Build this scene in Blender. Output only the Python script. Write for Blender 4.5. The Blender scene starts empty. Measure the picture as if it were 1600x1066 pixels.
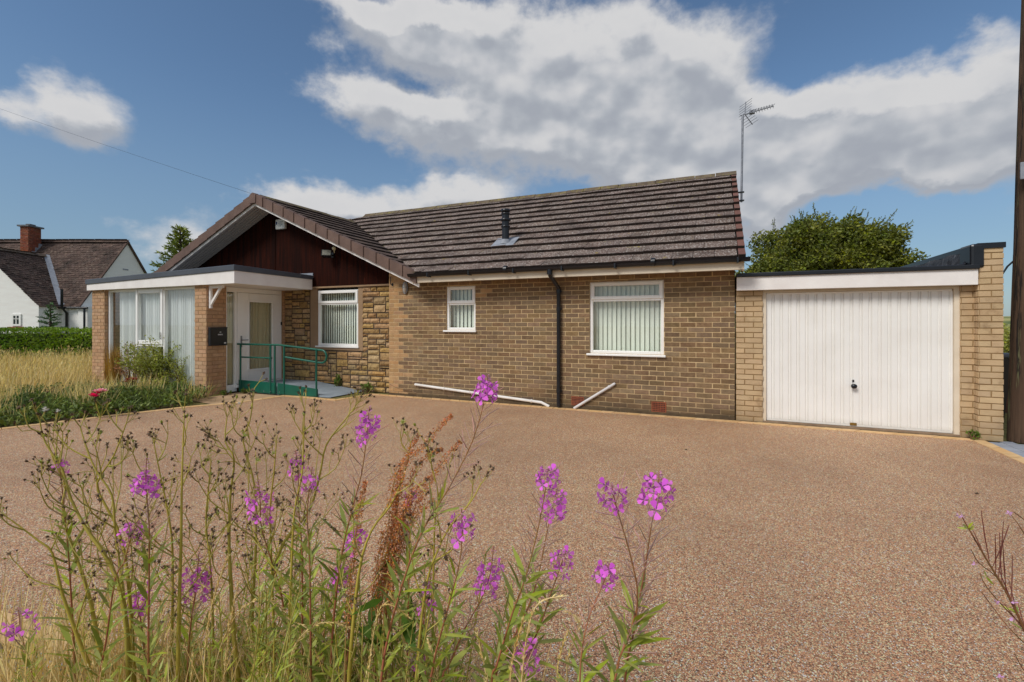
import bpy, bmesh, math, random
from mathutils import Vector, Matrix, noise
sc = bpy.context.scene
COL = sc.collection
R = math.radians
rnd = random.Random(11)
U = rnd.uniform
# ---------------------------------------------------------------- camera
H = 1.5; YAW = R(23.5); CY, SY = math.cos(YAW), math.sin(YAW)
cam = bpy.data.cameras.new('camera'); cam.lens = 735/1600*36; cam.sensor_width = 36
cam.shift_y = -0.0175; cam.clip_end = 3000; cam.clip_start = 0.05
co = bpy.data.objects.new('camera', cam); COL.objects.link(co)
co.location = (0, 0, H); co.rotation_euler = (R(90), 0, YAW); sc.camera = co
def ray(u, v):
    a = (u-800)/735; b = (505-v)/735
    return Vector((CY*a-SY, SY*a+CY, b))
def at(u, v, Y=None, t=None):                  # surveyed point: a sight line cut at house depth Y or range t
    d = ray(u, v)
    if t is None: t = Y/d.y
    return Vector((0, 0, H)) + d*t
def rt(r, t, z):                               # point by sideways offset, range and height
    return Vector((CY*r-SY*t, SY*r+CY*t, z))
# ---------------------------------------------------------------- objects
def tag(o, label=None, cat=None, group=None, kind=None):
    if label: o['label'] = label
    if cat: o['category'] = cat
    if group: o['group'] = group
    if kind: o['kind'] = kind
    return o
def thing(name, label, cat, loc=(0, 0, 0), group=None):
    o = bpy.data.objects.new(name, None); COL.objects.link(o); o.location = loc
    o.empty_display_size = 0.1
    return tag(o, label, cat, group)
class MB:
    def __init__(s): s.v = []; s.f = []; s.m = []; s.sm = []
    def add(s, vs, fs, m=0, sm=False):
        b = len(s.v); s.v += [tuple(p) for p in vs]
        for f in fs: s.f.append(tuple(b+i for i in f)); s.m.append(m); s.sm.append(sm)
    def quad(s, a, b, c, d, m=0): s.add([a, b, c, d], [(0, 1, 2, 3)], m)
    def tri(s, a, b, c, m=0): s.add([a, b, c], [(0, 1, 2)], m)
    def hexa(s, p, m=0):                      # 8 points: bottom 4 ccw, top 4
        s.add(p, [(3, 2, 1, 0), (4, 5, 6, 7), (0, 1, 5, 4), (1, 2, 6, 5), (2, 3, 7, 6), (3, 0, 4, 7)], m)
    def box(s, x0, x1, y0, y1, z0, z1, m=0):
        s.hexa([(x0, y0, z0), (x1, y0, z0), (x1, y1, z0), (x0, y1, z0), (x0, y0, z1), (x1, y0, z1), (x1, y1, z1), (x0, y1, z1)], m)
    def bbox(s, x0, x1, y0, y1, z0, z1, b=0.006, m=0):   # chamfered box
        bm = bmesh.new(); bmesh.ops.create_cube(bm, size=1)
        for q in bm.verts:
            q.co = Vector(((x0+x1)/2+q.co.x*(x1-x0), (y0+y1)/2+q.co.y*(y1-y0), (z0+z1)/2+q.co.z*(z1-z0)))
        b = min(b, (x1-x0)/3, (y1-y0)/3, (z1-z0)/3)
        bmesh.ops.bevel(bm, geom=bm.edges[:], offset=b, segments=2, affect='EDGES', profile=0.5)
        s.addbm(bm, m)
    def addbm(s, bm, m=0, M=None, sm=False):
        bm.verts.index_update()
        s.add([(M @ q.co if M else q.co.copy()) for q in bm.verts], [[q.index for q in f.verts] for f in bm.faces], m, sm); bm.free()
    def frame(s, O, A, B, N, w, h, d, m=0, d0=0):          # slab with axes A,B, thickness along N
        O = Vector(O)
        p = [O+N*d0, O+A*w+N*d0, O+A*w+B*h+N*d0, O+B*h+N*d0]
        s.hexa(p+[q+N*(d-d0) for q in p], m)
    def tube(s, pts, r, n=8, m=0, cap=True, sm=True):
        pts = [Vector(p) for p in pts]; k = len(pts)
        rs = r if isinstance(r, (list, tuple)) else [r]*k
        vs = []; up = None
        for i, p in enumerate(pts):
            d = (pts[min(i+1, k-1)]-pts[max(i-1, 0)])
            if d.length < 1e-9: d = Vector((0, 0, 1))
            d.normalize()
            if up is None:
                up = d.cross(Vector((0.31, 0.95, 0.02))) if abs(d.z) > .5 else d.cross(Vector((0, 0, 1)))
            up = (up-d*up.dot(d)); 
            if up.length < 1e-6: up = d.orthogonal()
            up.normalize(); w = d.cross(up)
            for j in range(n):
                a = 2*math.pi*j/n
                vs.append(p+(up*math.cos(a)+w*math.sin(a))*rs[i])
        fs = [(i*n+j, i*n+(j+1) % n, (i+1)*n+(j+1) % n, (i+1)*n+j) for i in range(k-1) for j in range(n)]
        s.add(vs, fs, m, sm)
        if cap:
            s.add(vs[:n], [tuple(range(n-1, -1, -1))], m); s.add(vs[-n:], [tuple(range(n))], m)
    def leaf(s, p, d, side, L, W, m=0, bend=0.0, seg=2):   # pointed blade along d
        d = d.normalized(); nrm = d.cross(side)
        if nrm.length < 1e-6: side = d.orthogonal(); nrm = d.cross(side)
        nrm.normalize(); side = nrm.cross(d).normalized()
        if seg == 1:
            q = p+d*L*.5+nrm*bend*.4
            s.add([p, q+side*W/2, p+d*L+nrm*bend, q-side*W/2], [(0, 1, 2, 3)], m); return
        vs = [p]; 
        for t, w in ((.3, .9), (.65, .75)):
            c = p+d*L*t+nrm*bend*t*t
            vs += [c+side*W*w/2, c-side*W*w/2]
        vs.append(p+d*L+nrm*bend)
        s.add(vs, [(0, 1, 2), (1, 3, 4, 2), (3, 5, 4)], m)
    def ball(s, c, r, m=0, sub=1, sq=(1, 1, 1)):
        bm = bmesh.new(); bmesh.ops.create_icosphere(bm, subdivisions=sub, radius=1)
        M = Matrix.Translation(c) @ Matrix.Diagonal((r*sq[0], r*sq[1], r*sq[2], 1))
        s.addbm(bm, m, M, True)
    def bisect(s, co, no):                    # drop everything on the +no side
        me = s.mesh('tmp'); bm = bmesh.new(); bm.from_mesh(me); bpy.data.meshes.remove(me)
        bmesh.ops.bisect_plane(bm, geom=bm.verts[:]+bm.edges[:]+bm.faces[:], plane_co=co, plane_no=no, clear_outer=True)
        s.v = []; s.f = []; s.m = []; s.sm = []
        bm.verts.index_update()
        s.v = [q.co.copy() for q in bm.verts]
        for f in bm.faces: s.f.append(tuple(q.index for q in f.verts)); s.m.append(f.material_index); s.sm.append(f.smooth)
        bm.free(); return s
    def mesh(s, name):
        me = bpy.data.meshes.new(name); me.from_pydata([tuple(p) for p in s.v], [], s.f)
        me.polygons.foreach_set('material_index', s.m); me.polygons.foreach_set('use_smooth', s.sm)
        me.update(); return me
    def build(s, name, mats, parent=None):
        me = s.mesh(name)
        for m in (mats if isinstance(mats, (list, tuple)) else [mats]): me.materials.append(m)
        o = bpy.data.objects.new(name, me); COL.objects.link(o)
        if parent is not None:
            o.parent = parent
            w = Vector((0, 0, 0)); q = parent
            while q is not None: w += q.location; q = q.parent
            if w.length: me.transform(Matrix.Translation(-w))
        return o
# ---------------------------------------------------------------- materials
def lin(c, k=1.0):
    def f(x):
        x /= 255
        return x/12.92 if x <= .04045 else ((x+.055)/1.055)**2.4
    return (min(f(c[0])*k, .9), min(f(c[1])*k, .9), min(f(c[2])*k, .9), 1)
class N:
    def __init__(s, tree): s.t = tree; s.n = tree.nodes; s.l = tree.links
    def new(s, typ, **kw):
        nd = s.n.new(typ)
        for k, v in kw.items(): setattr(nd, k, v)
        return nd
    def set(s, nd, i, v):
        if hasattr(v, 'node') or isinstance(v, bpy.types.NodeSocket): s.l.new(v, nd.inputs[i])
        else: nd.inputs[i].default_value = v
    def math(s, op, a, b=0.0, c=None, clamp=False):
        nd = s.new('ShaderNodeMath', operation=op, use_clamp=clamp); s.set(nd, 0, a); s.set(nd, 1, b)
        if c is not None: s.set(nd, 2, c)
        return nd.outputs[0]
    def noise(s, vec, scale, detail=4, rough=.55, dist=0.0):
        nd = s.new('ShaderNodeTexNoise'); nd.inputs['Scale'].default_value = scale; nd.inputs['Detail'].default_value = detail
        nd.inputs['Roughness'].default_value = rough; nd.inputs['Distortion'].default_value = dist
        if vec is not None: s.l.new(vec, nd.inputs['Vector'])
        return nd.outputs['Fac']
    def ramp(s, fac, stops, interp='LINEAR'):
        nd = s.new('ShaderNodeValToRGB'); cr = nd.color_ramp; cr.interpolation = interp
        while len(cr.elements) < len(stops): cr.elements.new(.5)
        for e, (p, c) in zip(cr.elements, stops): e.position = p; e.color = c
        s.l.new(fac, nd.inputs[0]); return nd.outputs[0]
    def mix(s, fac, a, b, mode='MIX'):
        nd = s.new('ShaderNodeMix', data_type='RGBA', blend_type=mode); s.set(nd, 0, fac); s.set(nd, 6, a); s.set(nd, 7, b)
        return nd.outputs[2]
    def rng(s, x, a, b, c=0.0, d=1.0, smooth=False):
        nd = s.new('ShaderNodeMapRange', interpolation_type='SMOOTHSTEP' if smooth else 'LINEAR')
        for i, v in enumerate((x, a, b, c, d)): s.set(nd, i, v)
        return nd.outputs[0]
def newmat(name):
    m = bpy.data.materials.new(name); m.use_nodes = True; n = N(m.node_tree)
    p = m.node_tree.nodes['Principled BSDF']; return m, n, p
def M(name, c1, c2=None, scale=8, rough=.8, bump=0.0, bscale=None, island=0.0, sp=None, k=1.0, spec=.3, stretch=None, metal=0, detail=6, dirt=None, trans=0.0, foot=None, lich=None):
    """procedural material: two-tone noise, per-piece variation, speckle sp=(colour, scale, lo, hi), dirt=(colour, scale, lo, hi)"""
    m, n, p = newmat(name)
    tc = n.new('ShaderNodeTexCoord').outputs['Object']
    v = tc
    if stretch:
        mp = n.new('ShaderNodeMapping'); mp.inputs['Scale'].default_value = stretch; n.l.new(tc, mp.inputs[0]); v = mp.outputs[0]
    c2 = c2 or tuple(x*.86 for x in c1)
    f = n.rng(n.noise(v, scale, detail), .3, .7)
    col = n.mix(f, lin(c1, k), lin(c2, k))
    if sp: col = n.mix(n.rng(n.noise(v, sp[1], 5, .65), sp[2], sp[3]), col, lin(sp[0], k))
    if dirt: col = n.mix(n.rng(n.noise(v, dirt[1], 7, .62), dirt[2], dirt[3]), col, lin(dirt[0], k))
    if lich: col = n.mix(n.rng(n.noise(v, lich[1], 3, .5), lich[2], lich[3]), col, lin(lich[0], k))
    if foot:          # splash dirt and green staining near the ground: (colour, height m, strength)
        sz_ = n.new('ShaderNodeSeparateXYZ'); n.l.new(n.new('ShaderNodeNewGeometry').outputs['Position'], sz_.inputs[0])
        hgt = n.math('ADD', sz_.outputs[2], n.math('MULTIPLY', n.math('SUBTRACT', n.noise(v, 2.2, 6, .65), .5), foot[1]*1.6))
        col = n.mix(n.rng(hgt, 0, foot[1], foot[2], 0), col, lin(foot[0], k))
    if island:
        g = n.new('ShaderNodeNewGeometry').outputs['Random Per Island']
        hs = n.new('ShaderNodeHueSaturation'); n.l.new(n.rng(g, 0, 1, 1-island, 1+island), hs.inputs['Value'])
        g2 = n.math('FRACT', n.math('MULTIPLY', g, 7.31))
        n.l.new(n.rng(g2, 0, 1, .5-island*.04, .5+island*.04), hs.inputs['Hue'])
        n.l.new(n.rng(n.math('FRACT', n.math('MULTIPLY', g, 13.7)), 0, 1, 1-island*.5, 1+island*.4), hs.inputs['Saturation'])
        n.l.new(col, hs.inputs['Color']); col = hs.outputs[0]
    n.l.new(col, p.inputs['Base Color']); p.inputs['Roughness'].default_value = rough
    p.inputs['Specular IOR Level'].default_value = spec; p.inputs['Metallic'].default_value = metal
    if trans:
        tr = n.new('ShaderNodeBsdfTranslucent'); n.l.new(col, tr.inputs[0])
        ms = n.new('ShaderNodeMixShader'); ms.inputs[0].default_value = trans
        n.l.new(p.outputs[0], ms.inputs[1]); n.l.new(tr.outputs[0], ms.inputs[2])
        n.l.new(ms.outputs[0], m.node_tree.nodes['Material Output'].inputs[0])
    if bump:
        b = n.new('ShaderNodeBump'); b.inputs['Strength'].default_value = min(1, bump); b.inputs['Distance'].default_value = .01
        n.l.new(n.noise(v, bscale or scale*4, 6, .6), b.inputs['Height']); n.l.new(b.outputs[0], p.inputs['Normal'])
    return m
def glassmat(name, tint=(.975, .99, .985), gl=1.0):
    m, n, p = newmat(name)
    n.n.remove(p)
    t = n.new('ShaderNodeBsdfTransparent'); t.inputs[0].default_value = (*tint, 1)
    g = n.new('ShaderNodeBsdfGlossy'); g.inputs['Roughness'].default_value = .015; g.inputs[0].default_value = (gl, gl, gl, 1)
    ge = n.new('ShaderNodeNewGeometry'); dt = n.new('ShaderNodeVectorMath', operation='DOT_PRODUCT'); n.l.new(ge.outputs['Incoming'], dt.inputs[0]); n.l.new(ge.outputs['Normal'], dt.inputs[1])
    q = n.math('POWER', n.math('SUBTRACT', 1.0, n.math('ABSOLUTE', dt.outputs['Value']), clamp=True), 5.0)
    ms = n.new('ShaderNodeMixShader')
    n.l.new(n.math('MULTIPLY_ADD', q, .9, .05, clamp=True), ms.inputs[0]); n.l.new(t.outputs[0], ms.inputs[1]); n.l.new(g.outputs[0], ms.inputs[2])
    n.l.new(ms.outputs[0], n.n['Material Output'].inputs[0]); return m
K = 1.12
m_brick = M('brown_brick', (134, 110, 82), (111, 89, 66), 14, .88, .5, 120, island=.2, k=K, sp=((78, 58, 40), 150, .56, .72), dirt=((92, 74, 54), .9, .56, .8), foot=((74, 62, 46), .3, .8))
m_mortar = M('buff_mortar', (206, 180, 138), (182, 154, 114), 9, .95, .3, 200, k=K, dirt=((150, 124, 92), 1.1, .52, .75), foot=((96, 80, 60), .3, .85))
m_pink = M('pink_buff_brick', (178, 142, 100), (158, 122, 86), 9, .88, .5, 120, island=.11, k=K, sp=((120, 88, 62), 110, .58, .75))
m_pinkmortar = M('pale_mortar', (190, 160, 118), (170, 140, 100), 9, .95, .3, 200, k=K)
m_porchbrick = M('orange_buff_brick', (186, 151, 116), (164, 127, 96), 10, .88, .5, 120, island=.12, k=K, sp=((130, 92, 64), 120, .6, .75))
m_porchmortar = M('grey_buff_mortar', (160, 130, 98), (140, 112, 84), 9, .95, .3, 200, k=K)
m_ybrick = M('painted_buff_brick', (192, 166, 130), (174, 148, 114), 5, .85, .5, 90, island=.07, k=K, dirt=((140, 114, 86), 5, .58, .78), foot=((112, 94, 70), .35, .6))
m_ymortar = M('painted_mortar', (150, 124, 86), (128, 102, 70), 6, .95, .3, 200, k=K)
m_stone = M('sandstone', (176, 144, 98), (140, 112, 74), 11, .9, 1, 34, island=.26, k=K, sp=((92, 72, 50), 24, .52, .72), dirt=((120, 108, 90), 3, .58, .78))
m_darkmortar = M('dark_mortar', (92, 78, 64), (70, 58, 48), 10, .95, .4, 80, k=K)
m_tile = M('weathered_roof_tile', (112, 94, 84), (86, 70, 62), 5, .92, 1, 45, island=.13, k=K, sp=((194, 186, 178), 38, .52, .66), dirt=((60, 48, 42), 2.4, .5, .75), lich=((150, 132, 62), 7, .70, .76))
m_tile2 = M('dark_roof_tile', (96, 80, 70), (72, 58, 52), 5, .92, .9, 60, island=.12, k=K, sp=((150, 138, 126), 60, .58, .72), dirt=((50, 42, 38), 3, .5, .78))
m_redtile = M('red_verge_tile', (118, 82, 72), (98, 68, 60), 9, .9, .5, 60, island=.1, k=K)
m_ridge = M('mossy_ridge_tile', (112, 98, 82), (84, 72, 60), 6, .95, 1, 40, island=.1, k=K, sp=((128, 118, 62), 14, .52, .66))
m_verge = M('brown_verge_tile', (108, 86, 76), (92, 72, 64), 6, .7, .2, 60, island=.06, k=K)
m_valley = M('mossy_valley', (112, 102, 70), (76, 66, 50), 12, .95, 1, 40, k=K)
m_white = M('white_upvc', (240, 238, 234), (232, 229, 224), 3, .35, 0, k=1.05, spec=.5)
m_whitep = M('white_painted_board', (236, 231, 226), (222, 215, 210), 2.5, .6, .1, 30, k=1.05, dirt=((176, 164, 150), 9, .7, .86))
m_cream = M('cream_fascia', (226, 212, 190), (210, 194, 170), 2.5, .6, .1, 30, k=1.05)
m_black = M('black_plastic', (26, 28, 34), (20, 22, 27), 6, .32, 0, spec=.5)
m_felt = M('black_roofing_felt', (46, 46, 50), (28, 29, 32), 5, .5, .8, 9, k=K, sp=((112, 114, 120), 3, .58, .76), stretch=(4, 4, 1))
m_trim = M('slate_grey_trim', (80, 85, 93), (70, 74, 82), 2, .45, .1, 20, k=K)
m_lead = M('lead_flashing', (150, 154, 162), (120, 124, 132), 7, .55, .4, 20, k=K)
m_boards = M('red_brown_boarding', (54, 20, 10), (28, 11, 6), 3.2, .75, .2, 14, k=1.0, spec=.06, stretch=(7, 7, .35), sp=((112, 50, 30), 5, .62, .8), dirt=((26, 11, 8), 1.4, .5, .7))
m_soffit = M('grey_soffit_board', (196, 190, 184), (178, 172, 166), 4, .8, .1, 30, k=K, stretch=(1, 6, 6))
m_beige = M('brown_surround', (150, 124, 96), (136, 110, 84), 4, .75, .1, 30, k=K)
m_slat = M('sage_blind_slat', (226, 229, 216), (216, 220, 206), 3, .85, .05, 80, island=.07, k=1.1)
m_net = M('net_curtain', (240, 244, 238), (230, 236, 228), 5, .9, .05, 90, k=1.12, trans=.1, stretch=(6, 6, .3))
m_curtain = M('beige_curtain', (228, 216, 180), (212, 200, 164), 4, .9, .1, 60, k=1.1, trans=.3, stretch=(6, 6, .3))
m_glass = glassmat('window_glass')
m_green = M('green_paint', (10, 92, 74), (8, 80, 64), 5, .38, .05, 40, spec=.5, k=1.05, dirt=((160, 178, 172), 14, .74, .84))
m_deck = M('grey_deck', (150, 160, 168), (132, 142, 150), 4, .8, .5, 160, k=K, dirt=((110, 112, 108), 6, .6, .8))
m_door = M('garage_door_paint', (236, 234, 229), (228, 225, 219), 2, .42, .04, 20, k=1.05, spec=.45, dirt=((218, 213, 203), 1.4, .62, .9), foot=((178, 166, 146), .12, .5))
m_chrome = M('dull_metal', (150, 152, 156), (120, 122, 126), 8, .35, 0, metal=.8)
m_pipe = M('white_pipe', (232, 228, 222), (214, 208, 200), 6, .45, 0, k=1.05)
m_gpipe = M('grey_pipe', (214, 210, 208), (196, 192, 190), 6, .5, 0, k=1.05)
m_terra = M('terracotta', (150, 84, 56), (122, 64, 44), 14, .9, .3, 60, k=K)
m_dark = M('dark_interior', (38, 38, 36), (30, 30, 28), 3, .9)
m_inner = M('room_plaster', (150, 146, 132), (138, 134, 120), 3, .9)
m_rust = M('bare_concrete', (150, 128, 104), (120, 98, 78), 6, .95, .4, 60, k=K)
# ================================================================ builders
X_, Y_, Z_ = Vector((1, 0, 0)), Vector((0, 1, 0)), Vector((0, 0, 1))
GA, BL, JT = .0797, .2392, .0135
def bricks(mb, O, A, Nn, W, Hh, holes=(), m=0, off=0, proud=.006, pick=None, row0=0, heads=False):
    """brick faces laid in stretcher bond on plane O + A*x + Z*z facing Nn"""
    O = Vector(O); rows = int(math.ceil(Hh/GA))
    for r in range(rows):
        z0, z1 = r*GA+JT/2, min((r+1)*GA-JT/2, Hh)
        if z1-z0 < .012: continue
        x = -BL*(.5 if (r+row0) % 2 else 0)-off
        while x < W:
            a, b = max(x+JT/2, 0), min(x+BL-JT/2, W)
            x += BL
            if b-a < .012: continue
            segs = [(a, b, z0, z1)]
            for (h0, h1, g0, g1) in holes:
                out = []
                for (p, q, e, f) in segs:
                    if q <= h0 or p >= h1 or f <= g0 or e >= g1: out.append((p, q, e, f)); continue
                    if p < h0: out.append((p, h0, e, f))
                    if q > h1: out.append((h1, q, e, f))
                    lo, hi = max(p, h0), min(q, h1)
                    if e < g0: out.append((lo, hi, e, g0))
                    if f > g1: out.append((lo, hi, g1, f))
                segs = out
            for (p, q, e, f) in segs:
                if q-p < .01 or f-e < .006: continue
                t = mb if pick is None else pick((p+q)/2, r)
                if t is None: continue
                j = lambda: rnd.gauss(0, .0011)
                d = proud+rnd.gauss(0, .0009)
                c = [(p+j(), e+j()), (q+j(), e+j()), (q+j(), f+j()), (p+j(), f+j())]
                base = [O+A*u+Z_*w for u, w in c]
                s = .0018
                mid = [O+A*u+Z_*w+Nn*(d-.002) for u, w in c]
                cc = [(c[0][0]+s, c[0][1]+s), (c[1][0]-s, c[1][1]+s), (c[2][0]-s, c[2][1]-s), (c[3][0]+s, c[3][1]-s)]
                top = [O+A*u+Z_*w+Nn*d for u, w in cc]
                fl = [(8, 9, 10, 11)]
                for k in range(4):
                    k2 = (k+1) % 4; fl += [(k, k2, 4+k2, 4+k), (4+k, 4+k2, 8+k2, 8+k)]
                t.add(base+mid+top, fl, m)
def holed(mb, O, A, Nn, W, Hh, holes, th, m=0):
    """mortar slab with rectangular openings, thickness th behind the face"""
    xs = sorted({0, W, *[h[0] for h in holes], *[h[1] for h in holes]}); O = Vector(O)
    for a, b in zip(xs, xs[1:]):
        if b-a < 1e-6: continue
        cut = sorted((h[2], h[3]) for h in holes if h[0] < (a+b)/2 < h[1]); z = 0
        for g0, g1 in cut+[(Hh, Hh)]:
            if g0 > z+1e-6: mb.frame(O+A*a+Z_*z, A, Z_, -Nn, b-a, g0-z, th, m)
            z = max(z, g1)
def tiles(mb, O, A, S, W, L, rows, tw=.30, th=.05, m=0, stag=True, fm=None, kk=.068):
    """overlapping roof tiles; O lower corner, A along the eave, S up the slope"""
    Nn = A.cross(S).normalized(); g = L/rows
    for r in range(rows):
        x = -tw*(.5 if (stag and r % 2) else 0)
        while x < W:
            a, b = max(x, 0), min(x+tw, W); x += tw
            if b-a < .02: continue
            o = Vector(O)+A*(a+.003)+S*(r*g-.012+rnd.gauss(0, .0035)-(U(.008, .022) if rnd.random() < .035 else 0)); w = b-a-.006
            ll = min(g+.07, L-r*g+.01)
            k0 = kk+rnd.gauss(0, .003); k1 = .012; ti = rnd.gauss(0, .0022)
            p = [o+Nn*(k0-th), o+A*w+Nn*(k0-th+ti), o+A*w+S*ll+Nn*(k1-th), o+S*ll+Nn*(k1-th)]
            s = .006
            q = [o+S*s+Nn*k0, o+A*w+S*s+Nn*(k0+ti), o+A*w+S*ll+Nn*k1, o+S*ll+Nn*k1]
            q0 = [o+Nn*(k0-s), o+A*w+Nn*(k0-s+ti)]
            vs = p+q+q0      # 0-3 underside, 4-7 top, 8,9 front arris
            mb.add(vs, [(4, 5, 6, 7), (1, 2, 6, 5, 9), (3, 0, 8, 4, 7), (2, 3, 7, 6)], m)
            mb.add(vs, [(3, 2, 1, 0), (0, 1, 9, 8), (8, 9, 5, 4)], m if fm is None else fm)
# ================================================================ bungalow
YW = 8.0; XL, XR = -6.28, .255; YS = 8.2; XG = -9.52
RX, RZ = -9.82, 4.46; GS = .4477          # gable ridge and its fall
YE, ZE = 7.6, 2.46; MY, MZ = 11.4, 4.77; MS = (MZ-ZE)/(MY-YE)
bung = thing('bungalow', 'brown brick bungalow with dark boarded gable and grey tiled roof', 'bungalow', (-4.5, 8, 0))
XV = .39
w2 = (-4.34, -3.905, 1.39, 2.075); w3 = (-2.02, -.79, 1.0, 2.22)
def fix(u0, u1, v0, v1, Y):
    a = at(u0, v1, Y); b = at(u1, v0, Y); return a.x, b.x, a.z, b.z
w2 = fix(697, 743, 446, 516, YW); w3 = fix(921, 1037.5, 437, 552, YW); w1 = fix(497, 560.5, 452, 540, YS)
wl = XR-XL; wh = 2.34
holes = [(w2[0]-XL, w2[1]-XL, w2[2], w2[3]), (w3[0]-XL, w3[1]-XL, w3[2], w3[3])]
mm = MB(); qb = MB(); wb = MB(); odd = MB()
holed(mm, (XL, YW, 0), X_, -Y_, wl, wh, holes, .25)
mt = MB(); mt.box(XL, -5.3, YW, YW+.2, wh, 2.72)
def pick(x, r):
    e = .27+(.12 if r % 2 else 0)+(.12 if (r*7) % 5 == 0 else 0)
    if x < e: return qb
    if abs(x-(at(758, 462, YW).x-XL)) < .11 and r in (25, 26): return odd
    return wb
bricks(None, (XL, YW, 0), X_, -Y_, wl, wh, holes, pick=pick)
t_ = MB(); bricks(t_, (XL, YW, wh), X_, -Y_, .98, .4, row0=1); 
for p_ in (t_, mt):
    gp = Vector((RX, YW, RZ-.20)); p_.bisect(gp, Vector((GS, 0, 1)).normalized())
b0 = len(mm.v); mm.v += mt.v; mm.f += [tuple(b0+i for i in f) for f in mt.f]; mm.m += mt.m; mm.sm += mt.sm
b0 = len(qb.v); qb.v += [tuple(q) for q in t_.v]; qb.f += [tuple(b0+i for i in f) for f in t_.f]; qb.m += t_.m; qb.sm += t_.sm
# return of the wall at the left of the quoin and the flanks / rear of the house
mm.box(XL, XL+.24, YW+.25, YS+.2, 0, 2.5)
wall = wb.build('brick_wall', m_brick, bung)
mm.build('mortar_bed', m_mortar, bung)
tag(qb.build('quoin', m_pink, bung), 'paler pinkish brick quoin at the corner')
tag(odd.build('brick_patch', m_pink, bung), 'two pale replacement bricks')
fl = MB()
bricks(fl, (XR, YW+.0, 0), Y_, X_, 6.8, 2.34, m=0)
fl.build('flank_wall', m_brick, bung)
mb = MB(); mb.box(XR-.25, XR-.001, YW+.25, 14.8, 0, 2.34)
g_ = [(XR-.25, 7.9, 2.34), (XR-.001, 7.9, 2.34)]
mb.hexa([(XR-.25, 7.9+.15, 2.34), (XR-.001, 7.9+.15, 2.34), (XR-.001, 14.9, 2.34), (XR-.25, 14.9, 2.34), (XR-.25, MY-.02, MZ-.12), (XR-.001, MY-.02, MZ-.12), (XR-.001, MY+.02, MZ-.12), (XR-.25, MY+.02, MZ-.12)])
mb.box(-14.1, XR, 14.8, 15.0, 0, 2.34)
mb.box(-14.1, -13.9, YS, 14.8, 0, 2.34)
mb.build('rear_wall', m_mortar, bung)
mb = MB(); mb.box(XL+.3, XR-.3, 9.1, 9.2, 0, 2.3); mb.box(-9.3, XL-.1, 9.1, 9.2, 0, 2.3); mb.box(-13.9, XR-.3, 8.5, 14.7, 2.345, 2.36); mb.build('partition', m_inner, bung)
# damp course strip at foot of the wall
mb = MB(); mb.box(XL, XR-.001, YW-.014, YW-.0065, 0.004, .05); mb.build('plinth', M('dirty_plinth', (92, 78, 58), (70, 58, 44), 8, .95, .4, 60, k=K), bung)
# stone panel under the gable
sx0, sx1 = -9.52, XL+.02
so = fix(486, 568, 447, 546, YS)
mb = MB(); holed(mb, (sx0, YS, 0), X_, -Y_, sx1-sx0, 2.30, [(so[0]-sx0, so[1]-sx0, so[2], 2.30)], .2); 
mb.build('stone_bed', m_darkmortar, bung)
mb = MB(); ux, uz = .081, .0575; nx, nz = int((sx1-sx0)/ux)+1, 40
occ = [[False]*nz for _ in range(nx)]
for k in range(nz):
    for i in range(nx):
        x, z = sx0+i*ux, k*uz
        if so[0]-.0 < x+ux/2 < so[1] and z+uz/2 > so[2]: occ[i][k] = True
for k in range(nz):
    for i in range(nx):
        if occ[i][k]: continue
        hh = rnd.choice((1, 2, 2, 2, 2, 3)); ww = rnd.choice((2, 3, 4, 4, 5, 6)) if hh > 1 else rnd.choice((1, 2, 3, 5))
        w = 0
        while w < ww and i+w < nx and not occ[i+w][k]: w += 1
        h = 1
        while h < hh and k+h < nz and all(not occ[i+q][k+h] for q in range(w)): h += 1
        for q in range(w):
            for e in range(h): occ[i+q][k+e] = True
        x0, x1, z0, z1 = sx0+i*ux+.013, sx0+(i+w)*ux-.013, k*uz+.0125, (k+h)*uz-.0125
        x0 = max(x0, sx0+.004); x1 = min(x1, sx1-.004); z1 = min(z1, 2.29)
        if x1-x0 < .03 or z1-z0 < .02: continue
        if x1 > so[0] and x0 < so[0] and z1 > so[2]: x1 = so[0]-.004
        bm = bmesh.new(); gx, gz = max(2, int((x1-x0)/.05)), max(2, int((z1-z0)/.05))
        V = [[None]*(gz+1) for _ in range(gx+1)]; d0 = U(.02, .042); tx, tz = U(-.01, .01), U(-.01, .01)
        jt = [(U(-.005, .005), U(-.004, .004)) for _ in range(4)]
        for a in range(gx+1):
            for c in range(gz+1):
                fx, fz = a/gx, c/gz; e = 1 if (a in (0, gx) or c in (0, gz)) else 0
                jx = (jt[0][0]*(1-fx)+jt[1][0]*fx)*(1-fz)+(jt[2][0]*(1-fx)+jt[3][0]*fx)*fz
                jz = (jt[0][1]*(1-fx)+jt[1][1]*fx)*(1-fz)+(jt[2][1]*(1-fx)+jt[3][1]*fx)*fz
                V[a][c] = bm.verts.new((x0+(x1-x0)*fx+jx, YS-(.35 if e else 1)*d0-(tx*(fx-.5)+tz*(fz-.5))-U(-.004, .004), z0+(z1-z0)*fz+jz))
        for a in range(gx):
            for c in range(gz): bm.faces.new((V[a][c], V[a+1][c], V[a+1][c+1], V[a][c+1]))
        ring = [V[a][0] for a in range(gx+1)]+[V[gx][c] for c in range(1, gz+1)]+[V[a][gz] for a in range(gx-1, -1, -1)]+[V[0][c] for c in range(gz-1, 0, -1)]
        bk = [bm.verts.new((q.co.x, YS+.005, q.co.z)) for q in ring]
        for a in range(len(ring)): bm.faces.new((ring[a], bk[a], bk[(a+1) % len(ring)], ring[(a+1) % len(ring)]))
        mb.addbm(bm)
mb.build('stone_wall', m_stone, bung)
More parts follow.
